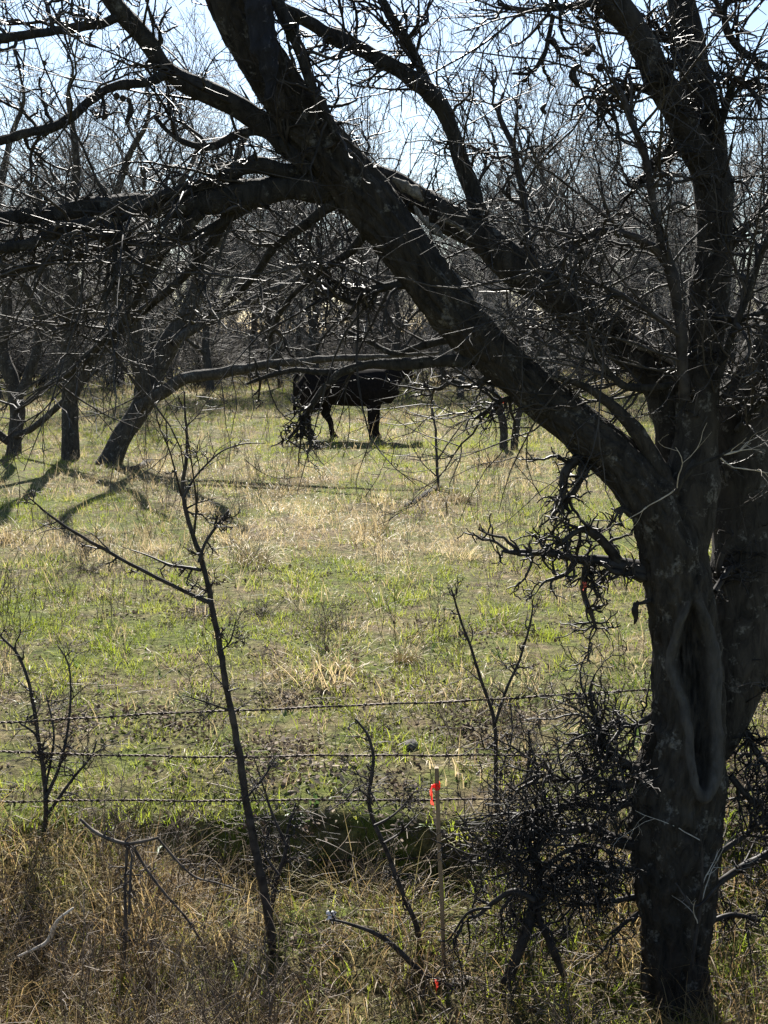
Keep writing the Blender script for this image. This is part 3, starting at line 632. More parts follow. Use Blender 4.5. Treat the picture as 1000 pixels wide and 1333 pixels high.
sapling('crooked dark thorny sapling just left of the wooden stake', [
    ([(548, 1240, 6), (543, 1205, 5.5), (526, 1168, 5), (505, 1112, 4.6), (488, 1072, 4.4), (480, 1040, 4), (484, 1005, 3.6), (486, 985, 3.2), (478, 958, 2.6), (462, 935, 2)], .1, 10, 10),
    ([(486, 1075, 3), (505, 1066, 2.6), (522, 1052, 2), (540, 1030, 1.4)], .1, 4, 4),
    ([(482, 1040, 2.4), (465, 1028, 1.8), (450, 1042, 1.2)], -.1, 4, 3),
    ([(500, 1098, 2.6), (520, 1085, 2), (545, 1060, 1.2)], .2, 4, 4)])
sapling('slim v shaped sapling behind the fence, right of the stake', [
    ([(648, 1074, 4.5), (646, 1000, 4), (644, 940, 3.8), (628, 890, 3.2), (612, 840, 2.6), (596, 796, 2.2), (588, 768, 1.6)], .1, 5, 9),
    ([(645, 940, 3.2), (660, 895, 2.8), (678, 855, 2.4), (690, 812, 2), (694, 788, 1.4)], .1, 5, 8),
    ([(646, 965, 2.2), (632, 975, 1.8), (625, 955, 1.2)], -.1, 3, 4),
    ([(650, 1010, 2), (666, 960, 1.8), (664, 905, 1.2)], .2, 4, 3)])
sapling('short thorny shoot between the slim v shaped sapling and the big tree', [
    ([(688, 1070, 3.4), (686, 1020, 3), (690, 980, 2.6), (688, 950, 1.6)], .1, 6, 10)])
sapling('leafless bushy shoot just right of the tall thin sapling foot', [
    ([(350, 1196, 5), (360, 1150, 4.6), (372, 1110, 4), (375, 1080, 3), (385, 1045, 1.5)], .1, 10, 8),
    ([(372, 1100, 3), (355, 1060, 2.4), (340, 1015, 1.6), (331, 985, 1)], .1, 5, 4),
    ([(364, 1140, 3), (345, 1110, 2), (352, 1075, 1.2)], .1, 5, 5)])
sapling('thin bare sapling standing alone in mid field right of the cow', [
    ([(571, 644, 3), (569, 600, 2.6), (567, 560, 2.2), (562, 525, 1.5), (556, 490, 1)], .1, 8, 0),
    ([(569, 600, 1.6), (585, 575, 1.3), (605, 548, .9)], .2, 5, 0),
    ([(568, 620, 1.3), (548, 600, 1), (534, 575, .8)], .1, 5, 0)])
# thorny bush left of the trunk foot
def bush():
    g = on_ground(655, 1295); d = g[1]
    root = empty('thorn_bush', tuple(g)); tag(root, 'dense black thorny bush on crooked stems against the big tree trunk', 'bush')
    for k, (rows_, n) in enumerate([([(648, 1302, 13), (668, 1255, 12), (688, 1205, 11), (698, 1165, 9), (700, 1130, 7), (690, 1095, 4)], 40), ([(735, 1270, 8), (715, 1225, 8), (700, 1185, 7), (720, 1140, 6), (745, 1110, 3)], 34),
                                    ([(696, 1170, 7), (670, 1160, 6), (640, 1176, 5), (622, 1192, 3.4), (610, 1196, 2.6), (612, 1222, 2), (606, 1246, 1.2)], 16), ([(690, 1140, 6), (660, 1120, 5), (650, 1095, 4), (670, 1070, 2)], 34),
                                    ([(705, 1150, 6), (740, 1160, 5), (775, 1150, 4), (810, 1160, 3)], 26), ([(700, 1140, 6), (735, 1110, 5), (770, 1100, 4), (800, 1110, 3)], 34), ([(692, 1120, 5), (715, 1080, 4), (730, 1050, 3)], 34),
                                    ([(640, 1182, 3), (610, 1188, 3), (585, 1222, 2), (570, 1224, 1.5)], 6)]):
        limb('stem' if k < 2 else 'branch', D([(a, b, c * .68) for a, b, c in rows_], d, 4.52 * KT), root, M_GNARL, 10, 500 + k, gnarl=int(n * .45), gt0=.35 if k < 2 else .1, gsize=1.0, lv=3, gthick=.85)
bush()

# ------------------------------------------------------------------ fallen wood
def stick(label, rows, name='fallen_branch', mat=M_SAP, d=None, gn=0, seed=0, ground=False, cat='branch', thin=1):
    rows = [(a, b, c * thin) for a, b, c in rows]
    if ground: rows = [(*p, wr(p[1], r)) for (a, b, r) in rows for p in [on_ground(a, b) + A([0, 0, .012])]]
    else: rows = path(D(rows, d))
    v, q, t, P, R = limb_tube(A(rows), 8, .12, 700 + seed); M = Mesher().add(v, q, t)
    if gn: gnarl_twigs(M, P, R, gn, .3, np.random.default_rng(seed), lv=2, thick=.7)
    o = link(name, M.mesh(name), mat); 
    c = A(rows)[:, :3].mean(0); n = len(o.data.vertices); co = np.empty(n * 3, np.float32); o.data.vertices.foreach_get('co', co)
    o.data.vertices.foreach_set('co', (co.reshape(-1, 3) - c.astype(np.float32)).ravel()); o.location = c
    return tag(o, label, cat)
stick('short dark log lying on the grass right of the leaning field tree', [(152, 612, 3), (172, 612, 4), (186, 607, 5), (198, 602, 5)], ground=True, seed=1, mat=M_BARK, cat='log')
stick('dark fallen branch at the foot of the lone mid field sapling', [(528, 660, 2), (545, 651, 4), (560, 643, 5), (572, 634, 4)], ground=True, seed=2, mat=M_BARK)
M_DEADBR = twig_mat('dead_branch', (.038, .031, .026), (.115, .095, .078), .65, 22)
def arch():
    root = empty('broken_branch', tuple(on_ground(178, 1200))); tag(root, 'broken arching grey branch over the dry grass, left of the tall thin sapling', 'branch')
    for k, rows_ in enumerate([[(a, b, c * .40) for a, b, c in q_] for q_ in [[(105, 1066, 5), (122, 1082, 6), (142, 1092, 6.5), (165, 1098, 7), (185, 1096, 6), (206, 1090, 4)], [(172, 1098, 5), (190, 1130, 5), (212, 1160, 4.5), (240, 1192, 4), (262, 1225, 4), (276, 1256, 4)], [(206, 1091, 4), (230, 1120, 4), (255, 1142, 3.5), (285, 1150, 3), (315, 1160, 2)],
                               [(166, 1100, 5), (163, 1150, 5), (164, 1190, 6), (162, 1225, 8), (160, 1262, 9)], [(172, 1105, 4), (170, 1150, 4), (168, 1190, 5)], [(190, 1270, 9), (196, 1240, 7), (200, 1212, 4)]]]):
        limb('stem' if k == 3 else 'branch', D(rows_, 4.40, 4.24), root, M_DEADBR, 8, 800 + k, gnarl=6, gsize=.3, lv=2, gthick=.7, tmat=M_DEADBR)
arch()
stick('pale bleached forked stick lying in the dry grass at lower left', [(24, 1245, 2), (45, 1236, 3), (62, 1226, 4), (70, 1208, 4), (78, 1195, 3), (95, 1182, 2)], d=4.14, seed=3, mat=M_PALE, thin=.75)
stick('dark bare fallen branch leaning across the foot of the stake', [(600, 1292, 4.5), (572, 1278, 4.5), (545, 1262, 4), (520, 1238, 4), (495, 1218, 3.4), (465, 1206, 2.6), (430, 1196, 1.6)], d=4.2, seed=4, gn=5)

# ------------------------------------------------------------------ wooden stake with flagging tape
def box_bm(sx, sy, z0, z1, bev=.002):
    bm = bmesh.new(); bmesh.ops.create_cube(bm, size=1)
    for v in bm.verts: v.co = Vector((v.co.x * sx, v.co.y * sy, z0 + (v.co.z + .5) * (z1 - z0)))
    bmesh.ops.bevel(bm, geom=bm.edges[:], offset=bev, segments=2, affect='EDGES'); return bm
def stake():
    top, bot = at(569, 999, 4.25), at(578, 1278, 4.25)
    ax = Vector(top - bot); L = ax.length
    root = empty('survey_stake', tuple(bot)); root.rotation_euler = ax.to_track_quat('Z', 'Y').to_euler()
    tag(root, 'thin wooden survey stake with bright orange tape tied near its top', 'stake')
    m, t, b, o = new_mat('stake_wood')
    g = tex(t, 30, 5, .6, (1, 1, .06)); t.links.new(ramp(t, g, [(.3, (.15, .098, .052)), (.7, (.31, .215, .125))]), b.inputs['Base Color']); b.inputs['Roughness'].default_value = .8; bump(t, b, g, .4, .004)
    bm = box_bm(.0245, .016, -.16, L)
    bmesh.ops.subdivide_edges(bm, edges=[e for e in bm.edges if abs(e.verts[0].co.z - e.verts[1].co.z) > .5], cuts=14)
    for v in bm.verts: v.co.x += .003 * math.sin(v.co.z * 4.1); v.co.y += .002 * math.sin(v.co.z * 6)
    me = bpy.data.meshes.new('stake_shaft'); bm.to_mesh(me); bm.free(); link('shaft', me, m, root)
    mo, t, b, o = new_mat('orange_tape'); b.inputs['Base Color'].default_value = (.95, .075, .05, 1); b.inputs['Roughness'].default_value = .35
    tr = t.nodes.new('ShaderNodeBsdfTranslucent'); tr.inputs[0].default_value = (1, .09, .06, 1); mx = t.nodes.new('ShaderNodeMixShader'); mx.inputs[0].default_value = .5
    t.links.new(b.outputs[0], mx.inputs[1]); t.links.new(tr.outputs[0], mx.inputs[2]); t.links.new(mx.outputs[0], o.inputs[0])
    # wrapped band, knot, hanging tails
    zc = L - wr(4.25, 27); M = Mesher()
    n, k = 40, 5
    for w in range(2):
        V = []
        for i in range(n):
            a = i / (n - 1) * 2 * math.pi
            ex, ey = .0150 * np.sign(math.cos(a)) * abs(math.cos(a)) ** .5, .0100 * np.sign(math.sin(a)) * abs(math.sin(a)) ** .5
            for j in range(k):
                s = 1 + .10 * math.sin(j * 2.1 + i * .5 + w); V.append((ex * s + .003 * math.sin(zc * 4.1), ey * s, zc + w * .006 + (j / (k - 1) - .5) * .020 + .003 * math.sin(a * 2 + w * 2)))
        i = np.arange(n - 1)[:, None] * k + np.arange(k - 1)[None]
        M.add(A(V), np.stack([i, i + 1, i + k + 1, i + k], -1).reshape(-1, 4))
    v, q = lathe([(.007 * math.sin(t_) + 1e-4, -.008 * math.cos(t_)) for t_ in np.linspace(.05, math.pi - .05, 7)]); v[:, 0] *= 1.3
    M.add(v + A([.004, -.014, zc + .004]), q)
    band = link('tape', M.mesh('tape'), mo, root)
    def tail(pts, wdt, tw):
        c = catmull(A(pts), .004); V = []
        for i, p in enumerate(c):
            f = i / (len(c) - 1); a = tw * f + .25 * math.sin(f * 9)
            for s in (-1, -.33, .33, 1):
                V.append((p[0] + s * wdt * math.cos(a), p[1] + s * wdt * math.sin(a) + .002 * math.cos(s * 3), p[2]))
        i = np.arange(len(c) - 1)[:, None] * 4 + np.arange(3)[None]
        return A(V), np.stack([i, i + 1, i + 5, i + 4], -1).reshape(-1, 4)
    M = Mesher()
    M.add(*tail([(.006, -.018, zc + .004), (.015, -.026, zc - .010), (.014, -.026, zc - .035), (.006, -.022, zc - .058), (-.004, -.020, zc - .078)], .0095, .5))
    M.add(*tail([(.002, -.018, zc + .006), (.016, -.022, zc + .012), (.021, -.024, zc - .004), (.019, -.024, zc - .03), (.010, -.022, zc - .05)], .0085, -.7))
    link('tape_tail', M.mesh('tape_tail'), mo, root)
    # scrap of the same tape in the grass
    M = Mesher(); M.add(*tail([(-.004, 0, .09), (.0, -.004, .065), (-.004, 0, .04), (.003, .004, .015), (.02, 0, .004)], .006, 2.5)); M.add(*tail([(.0, 0, .012), (.014, .004, .02), (.026, -.004, .008)], .011, .8))
    p = at(569, 1303, 4.16); sc = link('tape_scrap', M.mesh('tape_scrap'), mo); sc.location = p; tag(sc, 'crumpled scrap of orange tape in the grass at the stake foot', 'tape')
    M = Mesher(); M.add(*tail([(0, 0, .03), (.004, -.004, .016), (-.003, 0, 0)], .008, 1.4))
    sc = link('tape_scrap', M.mesh('tape_scrap'), plain('faded_red_tape', (.55, .10, .06), .6)); sc.location = at(760, 768, 4.40 * KT); tag(sc, 'tiny faded red scrap caught in the hanging crooked twigs', 'tape')
    M = Mesher(); M.add(*tail([(0, 0, .12), (.03, -.02, .06), (-.02, 0, 0)], .06, 1.0))
    g = on_ground(655, 586); sc = link('tape_scrap', M.mesh('tape_scrap'), mo); sc.location = at(656, 525, g[1] - .15); tag(sc, 'faded orange scrap hanging on the small forked field tree', 'tape')
stake()

# ------------------------------------------------------------------ barbed wire fence
def fence():
    root = empty('barbed_wire_fence', (0, 5.02, 0)); tag(root, 'four strand barbed wire fence strung along the lip of the ditch', 'fence')
    m, t, b, o = new_mat('rusted_wire'); t.links.new(ramp(t, tex(t, 60, 3), [(.35, (.035, .026, .022)), (.7, (.10, .075, .06))]), b.inputs['Base Color']); b.inputs['Metallic'].default_value = .6; b.inputs['Roughness'].default_value = .6
    strands = [[(-360, 962), (0, 941), (100, 935), (300, 925), (500, 917), (700, 907), (855, 897), (1050, 886), (1360, 868)],
               [(-360, 976), (0, 978), (100, 982), (240, 985), (420, 984), (560, 983), (740, 983), (1000, 981), (1360, 978)],
               [(-360, 1042), (0, 1043), (150, 1042), (330, 1042), (560, 1041), (640, 1041), (1000, 1040), (1360, 1040)],
               [(-360, 1126), (0, 1122), (250, 1120), (450, 1119), (620, 1116), (1000, 1114), (1360, 1112)]]
    for k, st in enumerate(strands):
        c = catmull(A([at(x, y, 5.02) for x, y in st]), .02)
        s = np.cumsum(np.r_[0, np.linalg.norm(np.diff(c, axis=0), axis=1)]); M = Mesher()
        c[:, 2] += .002 * np.sin(s * 7 + k) + .0015 * np.sin(s * 17)
        fine_s = np.arange(0, s[-1], .005); C = A([np.interp(fine_s, s, c[:, j]) for j in range(3)]).T
        for ph in (0, math.pi):                              # two twisted strands
            a = fine_s / .055 * 2 * math.pi + ph; T = C + np.c_[np.zeros(len(a)), np.cos(a) * .0028, np.sin(a) * .0028]
            M.tube(T[None], np.full((1, len(T)), .0030), 4)
        wire = child('wire', M.mesh('wire'), m, root)
        B = Mesher(); rb = np.random.default_rng(k)
        for bs in np.arange(.05 + .03 * k, s[-1], .115):
            p = A([np.interp(bs, s, c[:, j]) for j in range(3)])
            h = np.linspace(0, 4 * math.pi, 16); coil = p + np.c_[np.linspace(-.006, .006, 16), np.cos(h) * .0068, np.sin(h) * .0068]; B.tube(coil[None], np.full((1, 16), .0024), 4)
            for sg in (1, -1):
                for sx in (-.006, .006):
                    a = rb.uniform(0, 6.28); e = A([sg * .004, math.cos(a) * .021, math.sin(a) * .021]); q0 = p + A([sx, 0, 0])
                    B.tube(np.stack([q0, q0 + e * .6, q0 + e])[None], A([[.0024, .0020, .0006]]), 4)
        child('barb', B.mesh('barb'), m, wire)
    # steel posts beyond both edges of the picture carry the wires
    for x in (-2.55, 2.62):
        bm = bmesh.new(); prof = [(-.018, 0), (.018, 0), (.018, .004), (.002, .004), (.002, .03), (-.002, .03), (-.002, .004), (-.018, .004)]
        z0, z1 = float(gz(x, 5.05)) - .2, 1.25
        lo = [bm.verts.new((x + a, 5.024 + b, z0)) for a, b in prof]; hi = [bm.verts.new((x + a, 5.024 + b, z1)) for a, b in prof]
        for i in range(8): bm.faces.new((lo[i], lo[(i + 1) % 8], hi[(i + 1) % 8], hi[i]))
        bm.faces.new(hi); bm.faces.new(lo[::-1]); bmesh.ops.recalc_face_normals(bm, faces=bm.faces)
        me = bpy.data.meshes.new('fence_post'); bm.to_mesh(me); bm.free(); child('post', me, m, root)
    # wire stay clip hanging on the third strand
    v, q, t, _, _ = limb_tube(path(D([(534, 1036, 2.2), (534, 1046, 2.4), (533, 1056, 2)], 5.01)), 8, .1, 1); child('wire_clip', Mesher().add(v, q, t).mesh('wire_clip'), m, root)
fence()

# ------------------------------------------------------------------ the cow
def cow():
    g = on_ground(452, 571); cx, cy, cz = g
    M = Mesher()
    def loft(st, sides=20):
        """stations (x, y, z, ry, rz) of elliptical rings facing along the path"""
        st = A(st, dtype=float); c = catmull(st, .04); P = c[:, :3]; T = norm(np.gradient(P, axis=0))
        up = np.where(np.abs(T[:, 2:3]) > .8, A([[1., 0, 0]]), A([[0, 0, 1.]])); Sd = norm(np.cross(T, up)); Up = np.cross(Sd, T)
        a = np.arange(sides) / sides * 2 * math.pi
        if sides == 14: c[:, 3:] *= 1.22
        V = P[:, None] + np.cos(a)[None, :, None] * Sd[:, None] * c[:, 3, None, None] + np.sin(a)[None, :, None] * Up[:, None] * c[:, 4, None, None]
        n = len(c); v = np.vstack([V.reshape(-1, 3), P[:1], P[-1:]]); i = np.arange(n - 1)[:, None] * sides; s = np.arange(sides)[None]; s2 = (s + 1) % sides
        q = np.stack([i + s, i + s2, i + sides + s2, i + sides + s], -1).reshape(-1, 4); k = np.arange(sides); e = (n - 1) * sides
        t = np.vstack([np.stack([k, np.full(sides, n * sides), (k + 1) % sides], -1), np.stack([e + k, e + (k + 1) % sides, np.full(sides, n * sides + 1)], -1)])
        M.add(v, q, t)
    loft([(-.99, 0, 1.16, .08, .12), (-.93, 0, 1.12, .23, .28), (-.75, 0, 1.08, .29, .36), (-.4, 0, 1.06, .33, .355), (0, 0, 1.04, .36, .365), (.35, 0, 1.04, .33, .37), (.62, 0, 1.06, .27, .36), (.85, 0, 1.08, .2, .30), (1.0, 0, 1.12, .13, .20)])
    loft([(.62, 0, 1.1, .2, .3), (.86, .05, 1.2, .15, .24), (1.04, .16, 1.33, .12, .17), (1.14, .30, 1.42, .10, .13)])                      # neck, turned away
    loft([(.75, 0, .95, .14, .2), (.88, 0, .86, .12, .17), (.95, 0, .82, .07, .09)])                                                            # brisket
    loft([(1.12, .26, 1.44, .12, .13), (1.18, .42, 1.42, .12, .14), (1.24, .60, 1.34, .09, .105), (1.28, .74, 1.27, .075, .08), (1.29, .79, 1.25, .05, .055)])  # head
    for s in (-1, 1): loft([(1.10 + s * .11, .30 - s * .02, 1.47, .03, .03), (1.10 + s * .2, .28 - s * .04, 1.46, .03, .06), (1.10 + s * .29, .26 - s * .06, 1.42, .012, .03)], 12)   # ears
    for y, dx in ((-.17, 0), (.16, .10)):                                                                                                        # fore legs
        loft([(.50 + dx * .3, y, 1.0, .12, .18), (.51 + dx * .5, y, .78, .085, .13), (.50 + dx * .8, y, .58, .062, .075), (.49 + dx, y, .42, .058, .065), (.49 + dx, y, .20, .042, .047), (.50 + dx, y, .10, .05, .056), (.52 + dx, y, .03, .058, .072)], 14)
    for y, dx in ((-.18, 0), (.17, .42)):                                                                                                        # hind legs, one set forward
        loft([(-.70 + dx * .2, y, 1.05, .15, .27), (-.72 + dx * .4, y, .82, .11, .2), (-.70 + dx * .6, y, .66, .075, .12), (-.80 + dx * .85, y, .52, .055, .08), (-.77 + dx, y, .36, .045, .055), (-.74 + dx, y, .18, .042, .048), (-.72 + dx, y, .10, .05, .056), (-.69 + dx, y, .03, .058, .072)], 14)
    loft([(-.97, 0, 1.32, .04, .04), (-1.05, -.02, 1.2, .03, .03), (-1.06, -.03, .95, .022, .022), (-1.05, -.03, .75, .03, .03), (-1.05, -.03, .58, .045, .045), (-1.05, -.03, .46, .015, .015)], 10)
    me = M.mesh('cow_raw'); tmp = bpy.data.objects.new('cow_raw', me); S.collection.objects.link(tmp)
    md = tmp.modifiers.new('r', 'REMESH'); md.mode = 'VOXEL'; md.voxel_size = .022; md.use_smooth_shade = True
    sm = tmp.modifiers.new('s', 'SMOOTH'); sm.factor = .5; sm.iterations = 5
    dg = bpy.context.evaluated_depsgraph_get(); me2 = bpy.data.meshes.new_from_object(tmp.evaluated_get(dg)); bpy.data.objects.remove(tmp)
    me2.name = 'cow'; me2.materials.clear()
    m, t, b, o = new_mat('black_hide'); n = tex(t, 40, 4, .6, (1, 1, .4)); t.links.new(ramp(t, n, [(.3, (.007, .006, .006)), (.7, (.017, .014, .013))]), b.inputs['Base Color']); b.inputs['Roughness'].default_value = .9; b.inputs['Specular IOR Level'].default_value = .02; bump(t, b, n, .3, .01)
    ow = link('cow', me2, m); ow.location = (cx, cy, cz - .02); tag(ow, 'black cow standing side on at the edge of the wood, head turned away', 'cow')
    hm = plain('hoof_horn', (.03, .027, .024), .5)
    for y, x in ((-.17, .53), (.16, .63), (-.18, -.68), (.17, -.26)):
        v, q = lathe([(.062, -.01), (.064, .02), (.052, .065), (.02, .075), (.001, .075)], 12); v[:, 0] *= 1.2
        o = link('hoof', Mesher().add(v + A([x, y, .015]), q).mesh('hoof'), hm, ow)
    for s in (-1, 1):
        v, q = lathe([(.02 * math.sin(t_) + 1e-4, -.02 * math.cos(t_)) for t_ in np.linspace(.05, math.pi - .05, 7)])
        link('eye', Mesher().add(v + A([1.20 + s * .105, .45 - s * .03, 1.45]), q).mesh('eye'), plain('eye_dark', (.01, .008, .007), .15, .5), ow)
cow()

# ------------------------------------------------------------------ stump, litter
def lump(name, label, cat, c, rx, ry, rz, mat, seed, n=16):
    bm = bmesh.new(); bmesh.ops.create_icosphere(bm, subdivisions=3, radius=1)
    for v in bm.verts:
        p = v.co; f = 1 + .5 * (float(fbm(p.x * 1.7 + p.z + seed, p.y * 1.7 - p.z, seed, 4)) - .5)
        v.co = Vector((p.x * rx * f, p.y * ry * f, p.z * rz * f))
    me = bpy.data.meshes.new(name); bm.to_mesh(me); bm.free()
    for p in me.polygons: p.use_smooth = True
    o = link(name, me, mat); o.location = c; return tag(o, label, cat)
g = on_ground(535, 978); lump('rock', 'small grey weathered stone on the grass behind the second wire', 'rock', (g[0], g[1] + .05, g[2] + .012), .044, .05, .034, bark('stone', (.06, .055, .05), (.19, .175, .16), (.30, .29, .27), .55, 2.5), 3)
g = on_ground(432, 1207); bm = bmesh.new(); bmesh.ops.create_grid(bm, x_segments=6, y_segments=5, size=1)
for v in bm.verts: v.co = Vector((v.co.x * .018 * (1 + .35 * math.sin(v.co.y * 4)), v.co.y * .014 + .006 * math.sin(v.co.x * 3), .014 * float(fbm(v.co.x * 2 + 4, v.co.y * 2 + 2, 4)) + v.co.y * .012))
me = bpy.data.meshes.new('paper_scrap'); bm.to_mesh(me); bm.free(); o = link('paper_scrap', me, plain('white_paper', (.72, .72, .70), .7, .3, .08)); o.location = (g[0], g[1] - .04, g[2] + .07); tag(o, 'small crumpled white paper scrap on the grass left of the stake', 'litter')

# ------------------------------------------------------------------ grass, litter, weeds: scattered clumps
def blades(n, L, Wd, spread, lean, droop, seed, segs=3):
    r = np.random.default_rng(seed); M = Mesher(); V, Q, T = [], [], []
    for i in range(n):
        a = r.uniform(0, 6.28); ro = spread * math.sqrt(r.random()); x, y = ro * math.cos(a), ro * math.sin(a)
        az = a + r.normal(0, .9); d = A([math.cos(az), math.sin(az), 0]); el = max(.12, 1.5708 - abs(r.normal(0, lean)) - ro / max(spread, .01) * .25); ll = L * r.uniform(.45, 1.15); w = Wd * r.uniform(.6, 1.3)
        p = A([x, y, -.015]); face = az + 1.5708 + r.normal(0, .5); sd_ = A([math.cos(face), math.sin(face), 0]); b0 = len(V)
        dr = droop * abs(r.normal(1, .5)) * (1 if r.random() < .75 else 2.2)
        for k in range(segs + 1):
            ww = w * (1 - (k / segs) ** 1.6) if k < segs else 0
            if k < segs: V += [p - sd_ * ww / 2, p + sd_ * ww / 2]
            else: V.append(p)
            p = p + (d * math.cos(el) + A([0, 0, math.sin(el)])) * ll / segs; el -= dr / segs
        for k in range(segs - 1): Q.append([b0 + 2 * k, b0 + 2 * k + 1, b0 + 2 * k + 3, b0 + 2 * k + 2])
        k = segs - 1; T.append([b0 + 2 * k, b0 + 2 * k + 1, b0 + 2 * segs])
    return mesh_arrays('clump', A(V), A(Q), A(T))
def litter(n, size, spread, seed, h=.02):
    r = np.random.default_rng(seed); V, Q = [], []
    for i in range(n):
        c = A([*(r.normal(0, spread, 2)), r.uniform(0, h)]); u = norm(r.normal(0, 1, 3) * A([1, 1, .45])); w = norm(np.cross(u, r.normal(0, 1, 3) * A([.5, .5, 1]))); nn = np.cross(u, w)
        l, b = size * r.uniform(.5, 1.2), size * r.uniform(.3, .6); b0 = len(V); cu = r.uniform(.1, .5) * b
        V += [c - u * l, c - u * l * .2 - w * b + nn * cu, c - u * l * .1, c - u * l * .2 + w * b + nn * cu, c + u * l * .5 - w * b * .7 + nn * cu, c + u * l * .5 + w * b * .7 + nn * cu, c + u * l + nn * cu * .6]
        Q += [[b0, b0 + 1, b0 + 2, b0 + 2], [b0, b0 + 2, b0 + 3, b0 + 3], [b0 + 1, b0 + 4, b0 + 6, b0 + 2], [b0 + 2, b0 + 6, b0 + 5, b0 + 3]]
    Q = A(Q); tri = Q[:, 2] == Q[:, 3]
    return mesh_arrays('litter', A(V), Q[~tri], Q[tri][:, :3], False)
def twig_clump(n, L, seed):
    r = np.random.default_rng(seed); st = np.c_[r.normal(0, .10, (n, 2)), r.uniform(.0, .05, n)]; d = r.normal(0, 1, (n, 3)) * A([1, 1, .35])
    a = grow(st, d, r.uniform(.4, 1, n) * L, 5, .22, (0, 0, 0), r); return Mesher().tube(a, taper(np.full(n, .0022), .001, 5), 3).mesh('twigs')

def scatter(name, P, yaw, tilt, scl, idx, protos, mat, label):
    n = len(P); me = bpy.data.meshes.new(name); me.vertices.add(n); me.vertices.foreach_set('co', P.astype(np.float32).ravel())
    rot = np.c_[tilt * np.cos(yaw * 7), tilt * np.sin(yaw * 5), yaw].astype(np.float32)
    a = me.attributes.new('rot', 'FLOAT_VECTOR', 'POINT'); a.data.foreach_set('vector', rot.ravel())
    a = me.attributes.new('scl', 'FLOAT', 'POINT'); a.data.foreach_set('value', scl.astype(np.float32))
    a = me.attributes.new('idx', 'INT', 'POINT'); a.data.foreach_set('value', idx.astype(np.int32))
    col = bpy.data.collections.new(name + '_clumps')
    for k, pm in enumerate(protos):
        if not pm.materials: pm.materials.append(mat)
        col.objects.link(bpy.data.objects.new('%s_clump_%02d' % (name, k), pm))
    ng = bpy.data.node_groups.new(name, 'GeometryNodeTree'); ng.interface.new_socket('Geometry', in_out='INPUT', socket_type='NodeSocketGeometry'); ng.interface.new_socket('Geometry', in_out='OUTPUT', socket_type='NodeSocketGeometry')
    N = ng.nodes; gi, go = N.new('NodeGroupInput'), N.new('NodeGroupOutput'); io = N.new('GeometryNodeInstanceOnPoints'); ci = N.new('GeometryNodeCollectionInfo')
    ci.inputs['Collection'].default_value = col; ci.inputs['Separate Children'].default_value = True; ci.inputs['Reset Children'].default_value = True
    def attr(nm, ty):
        a = N.new('GeometryNodeInputNamedAttribute'); a.data_type = ty; a.inputs['Name'].default_value = nm; return a.outputs[0]
    e2r = N.new('FunctionNodeEulerToRotation'); io.inputs['Pick Instance'].default_value = True; L = ng.links
    L.new(gi.outputs[0], io.inputs['Points']); L.new(ci.outputs[0], io.inputs['Instance']); L.new(attr('idx', 'INT'), io.inputs['Instance Index'])
    L.new(attr('rot', 'FLOAT_VECTOR'), e2r.inputs[0]); L.new(e2r.outputs[0], io.inputs['Rotation']); L.new(attr('scl', 'FLOAT'), io.inputs['Scale']); L.new(io.outputs[0], go.inputs[0])
    o = link(name, me); md = o.modifiers.new('scatter', 'NODES'); md.node_group = ng
    tag(o, label, None, None, 'stuff'); return o

def points(d0, d1, per_m2_near, fall, seed, mask=None, margin=1.2):
    """random ground points in the wedge the camera and its neighbours see; density per m2 falls as (5/d)^fall"""
    r = np.random.default_rng(seed); out = []
    edges = np.geomspace(d0, d1, 26)
    for a, b in zip(edges[:-1], edges[1:]):
        half = .40 * b + margin; n = int(2 * half * (b - a) * per_m2_near * (5 / max(a, 5)) ** fall)
        out.append(np.c_[r.uniform(-half, half, n), r.uniform(a, b, n)])
    p = np.vstack(out)
    if mask is not None: p = p[r.random(len(p)) < mask(p[:, 0], p[:, 1])]
    return np.c_[p, gz(p[:, 0], p[:, 1])]
def put(name, P, protos, mat, label, s0=.7, s1=1.3, far=.035, tilt=.15, seed=0):
    r = np.random.default_rng(seed); n = len(P)
    sc = r.uniform(s0, s1, n) * (1 + far * np.maximum(P[:, 1] - 6, 0)) * (.45 + 1.1 * fbm(P[:, 0] * 2.6, P[:, 1] * 2.6, 91 + seed, 3))
    return scatter(name, P, r.uniform(0, 6.28, n), r.normal(0, tilt, n), sc, r.integers(0, len(protos), n), protos, mat, label)

def greenness(x, y): return np.clip((fbm(x * .55 + 3, y * .42, 61, 4) - .42) * 5 + .42, 0, 1)
def sm(a, b, v): t = np.clip((v - a) / (b - a), 0, 1); return t * t * (3 - 2 * t)
bare = lambda x, y: np.clip((fbm(x * 1.6 + 11, y * 1.9, 71, 3) - .45) * 6, 0, 1) * (1 - sm(6.2, 7.2, y))
GREEN = blade_mat('green_blade', [(0.0, (.090, .135, .012)), (.35, (.17, .215, .022)), (.7, (.27, .285, .042)), (1.0, (.38, .34, .09))], (.9, .9), .62)
STRAW = blade_mat('straw_blade', [(0.0, (.20, .14, .07)), (.4, (.40, .305, .155)), (.8, (.55, .44, .25)), (1.0, (.64, .55, .36))], (.7, .6), .5)
DITCH = blade_mat('ditch_blade', [(0.0, (.09, .055, .032)), (.35, (.28, .185, .085)), (.65, (.44, .33, .15)), (.85, (.22, .22, .07)), (1.0, (.46, .39, .25))], (1.4, .7), .5)
LEAF = blade_mat('dead_leaf', [(0.0, (.05, .034, .024)), (.5, (.13, .095, .066)), (1.0, (.28, .23, .17))], None, .15, .9)
BROWN = blade_mat('weed_stalk', [(0.0, (.05, .038, .03)), (.6, (.13, .10, .075)), (1.0, (.26, .21, .15))], None, .15, .6)
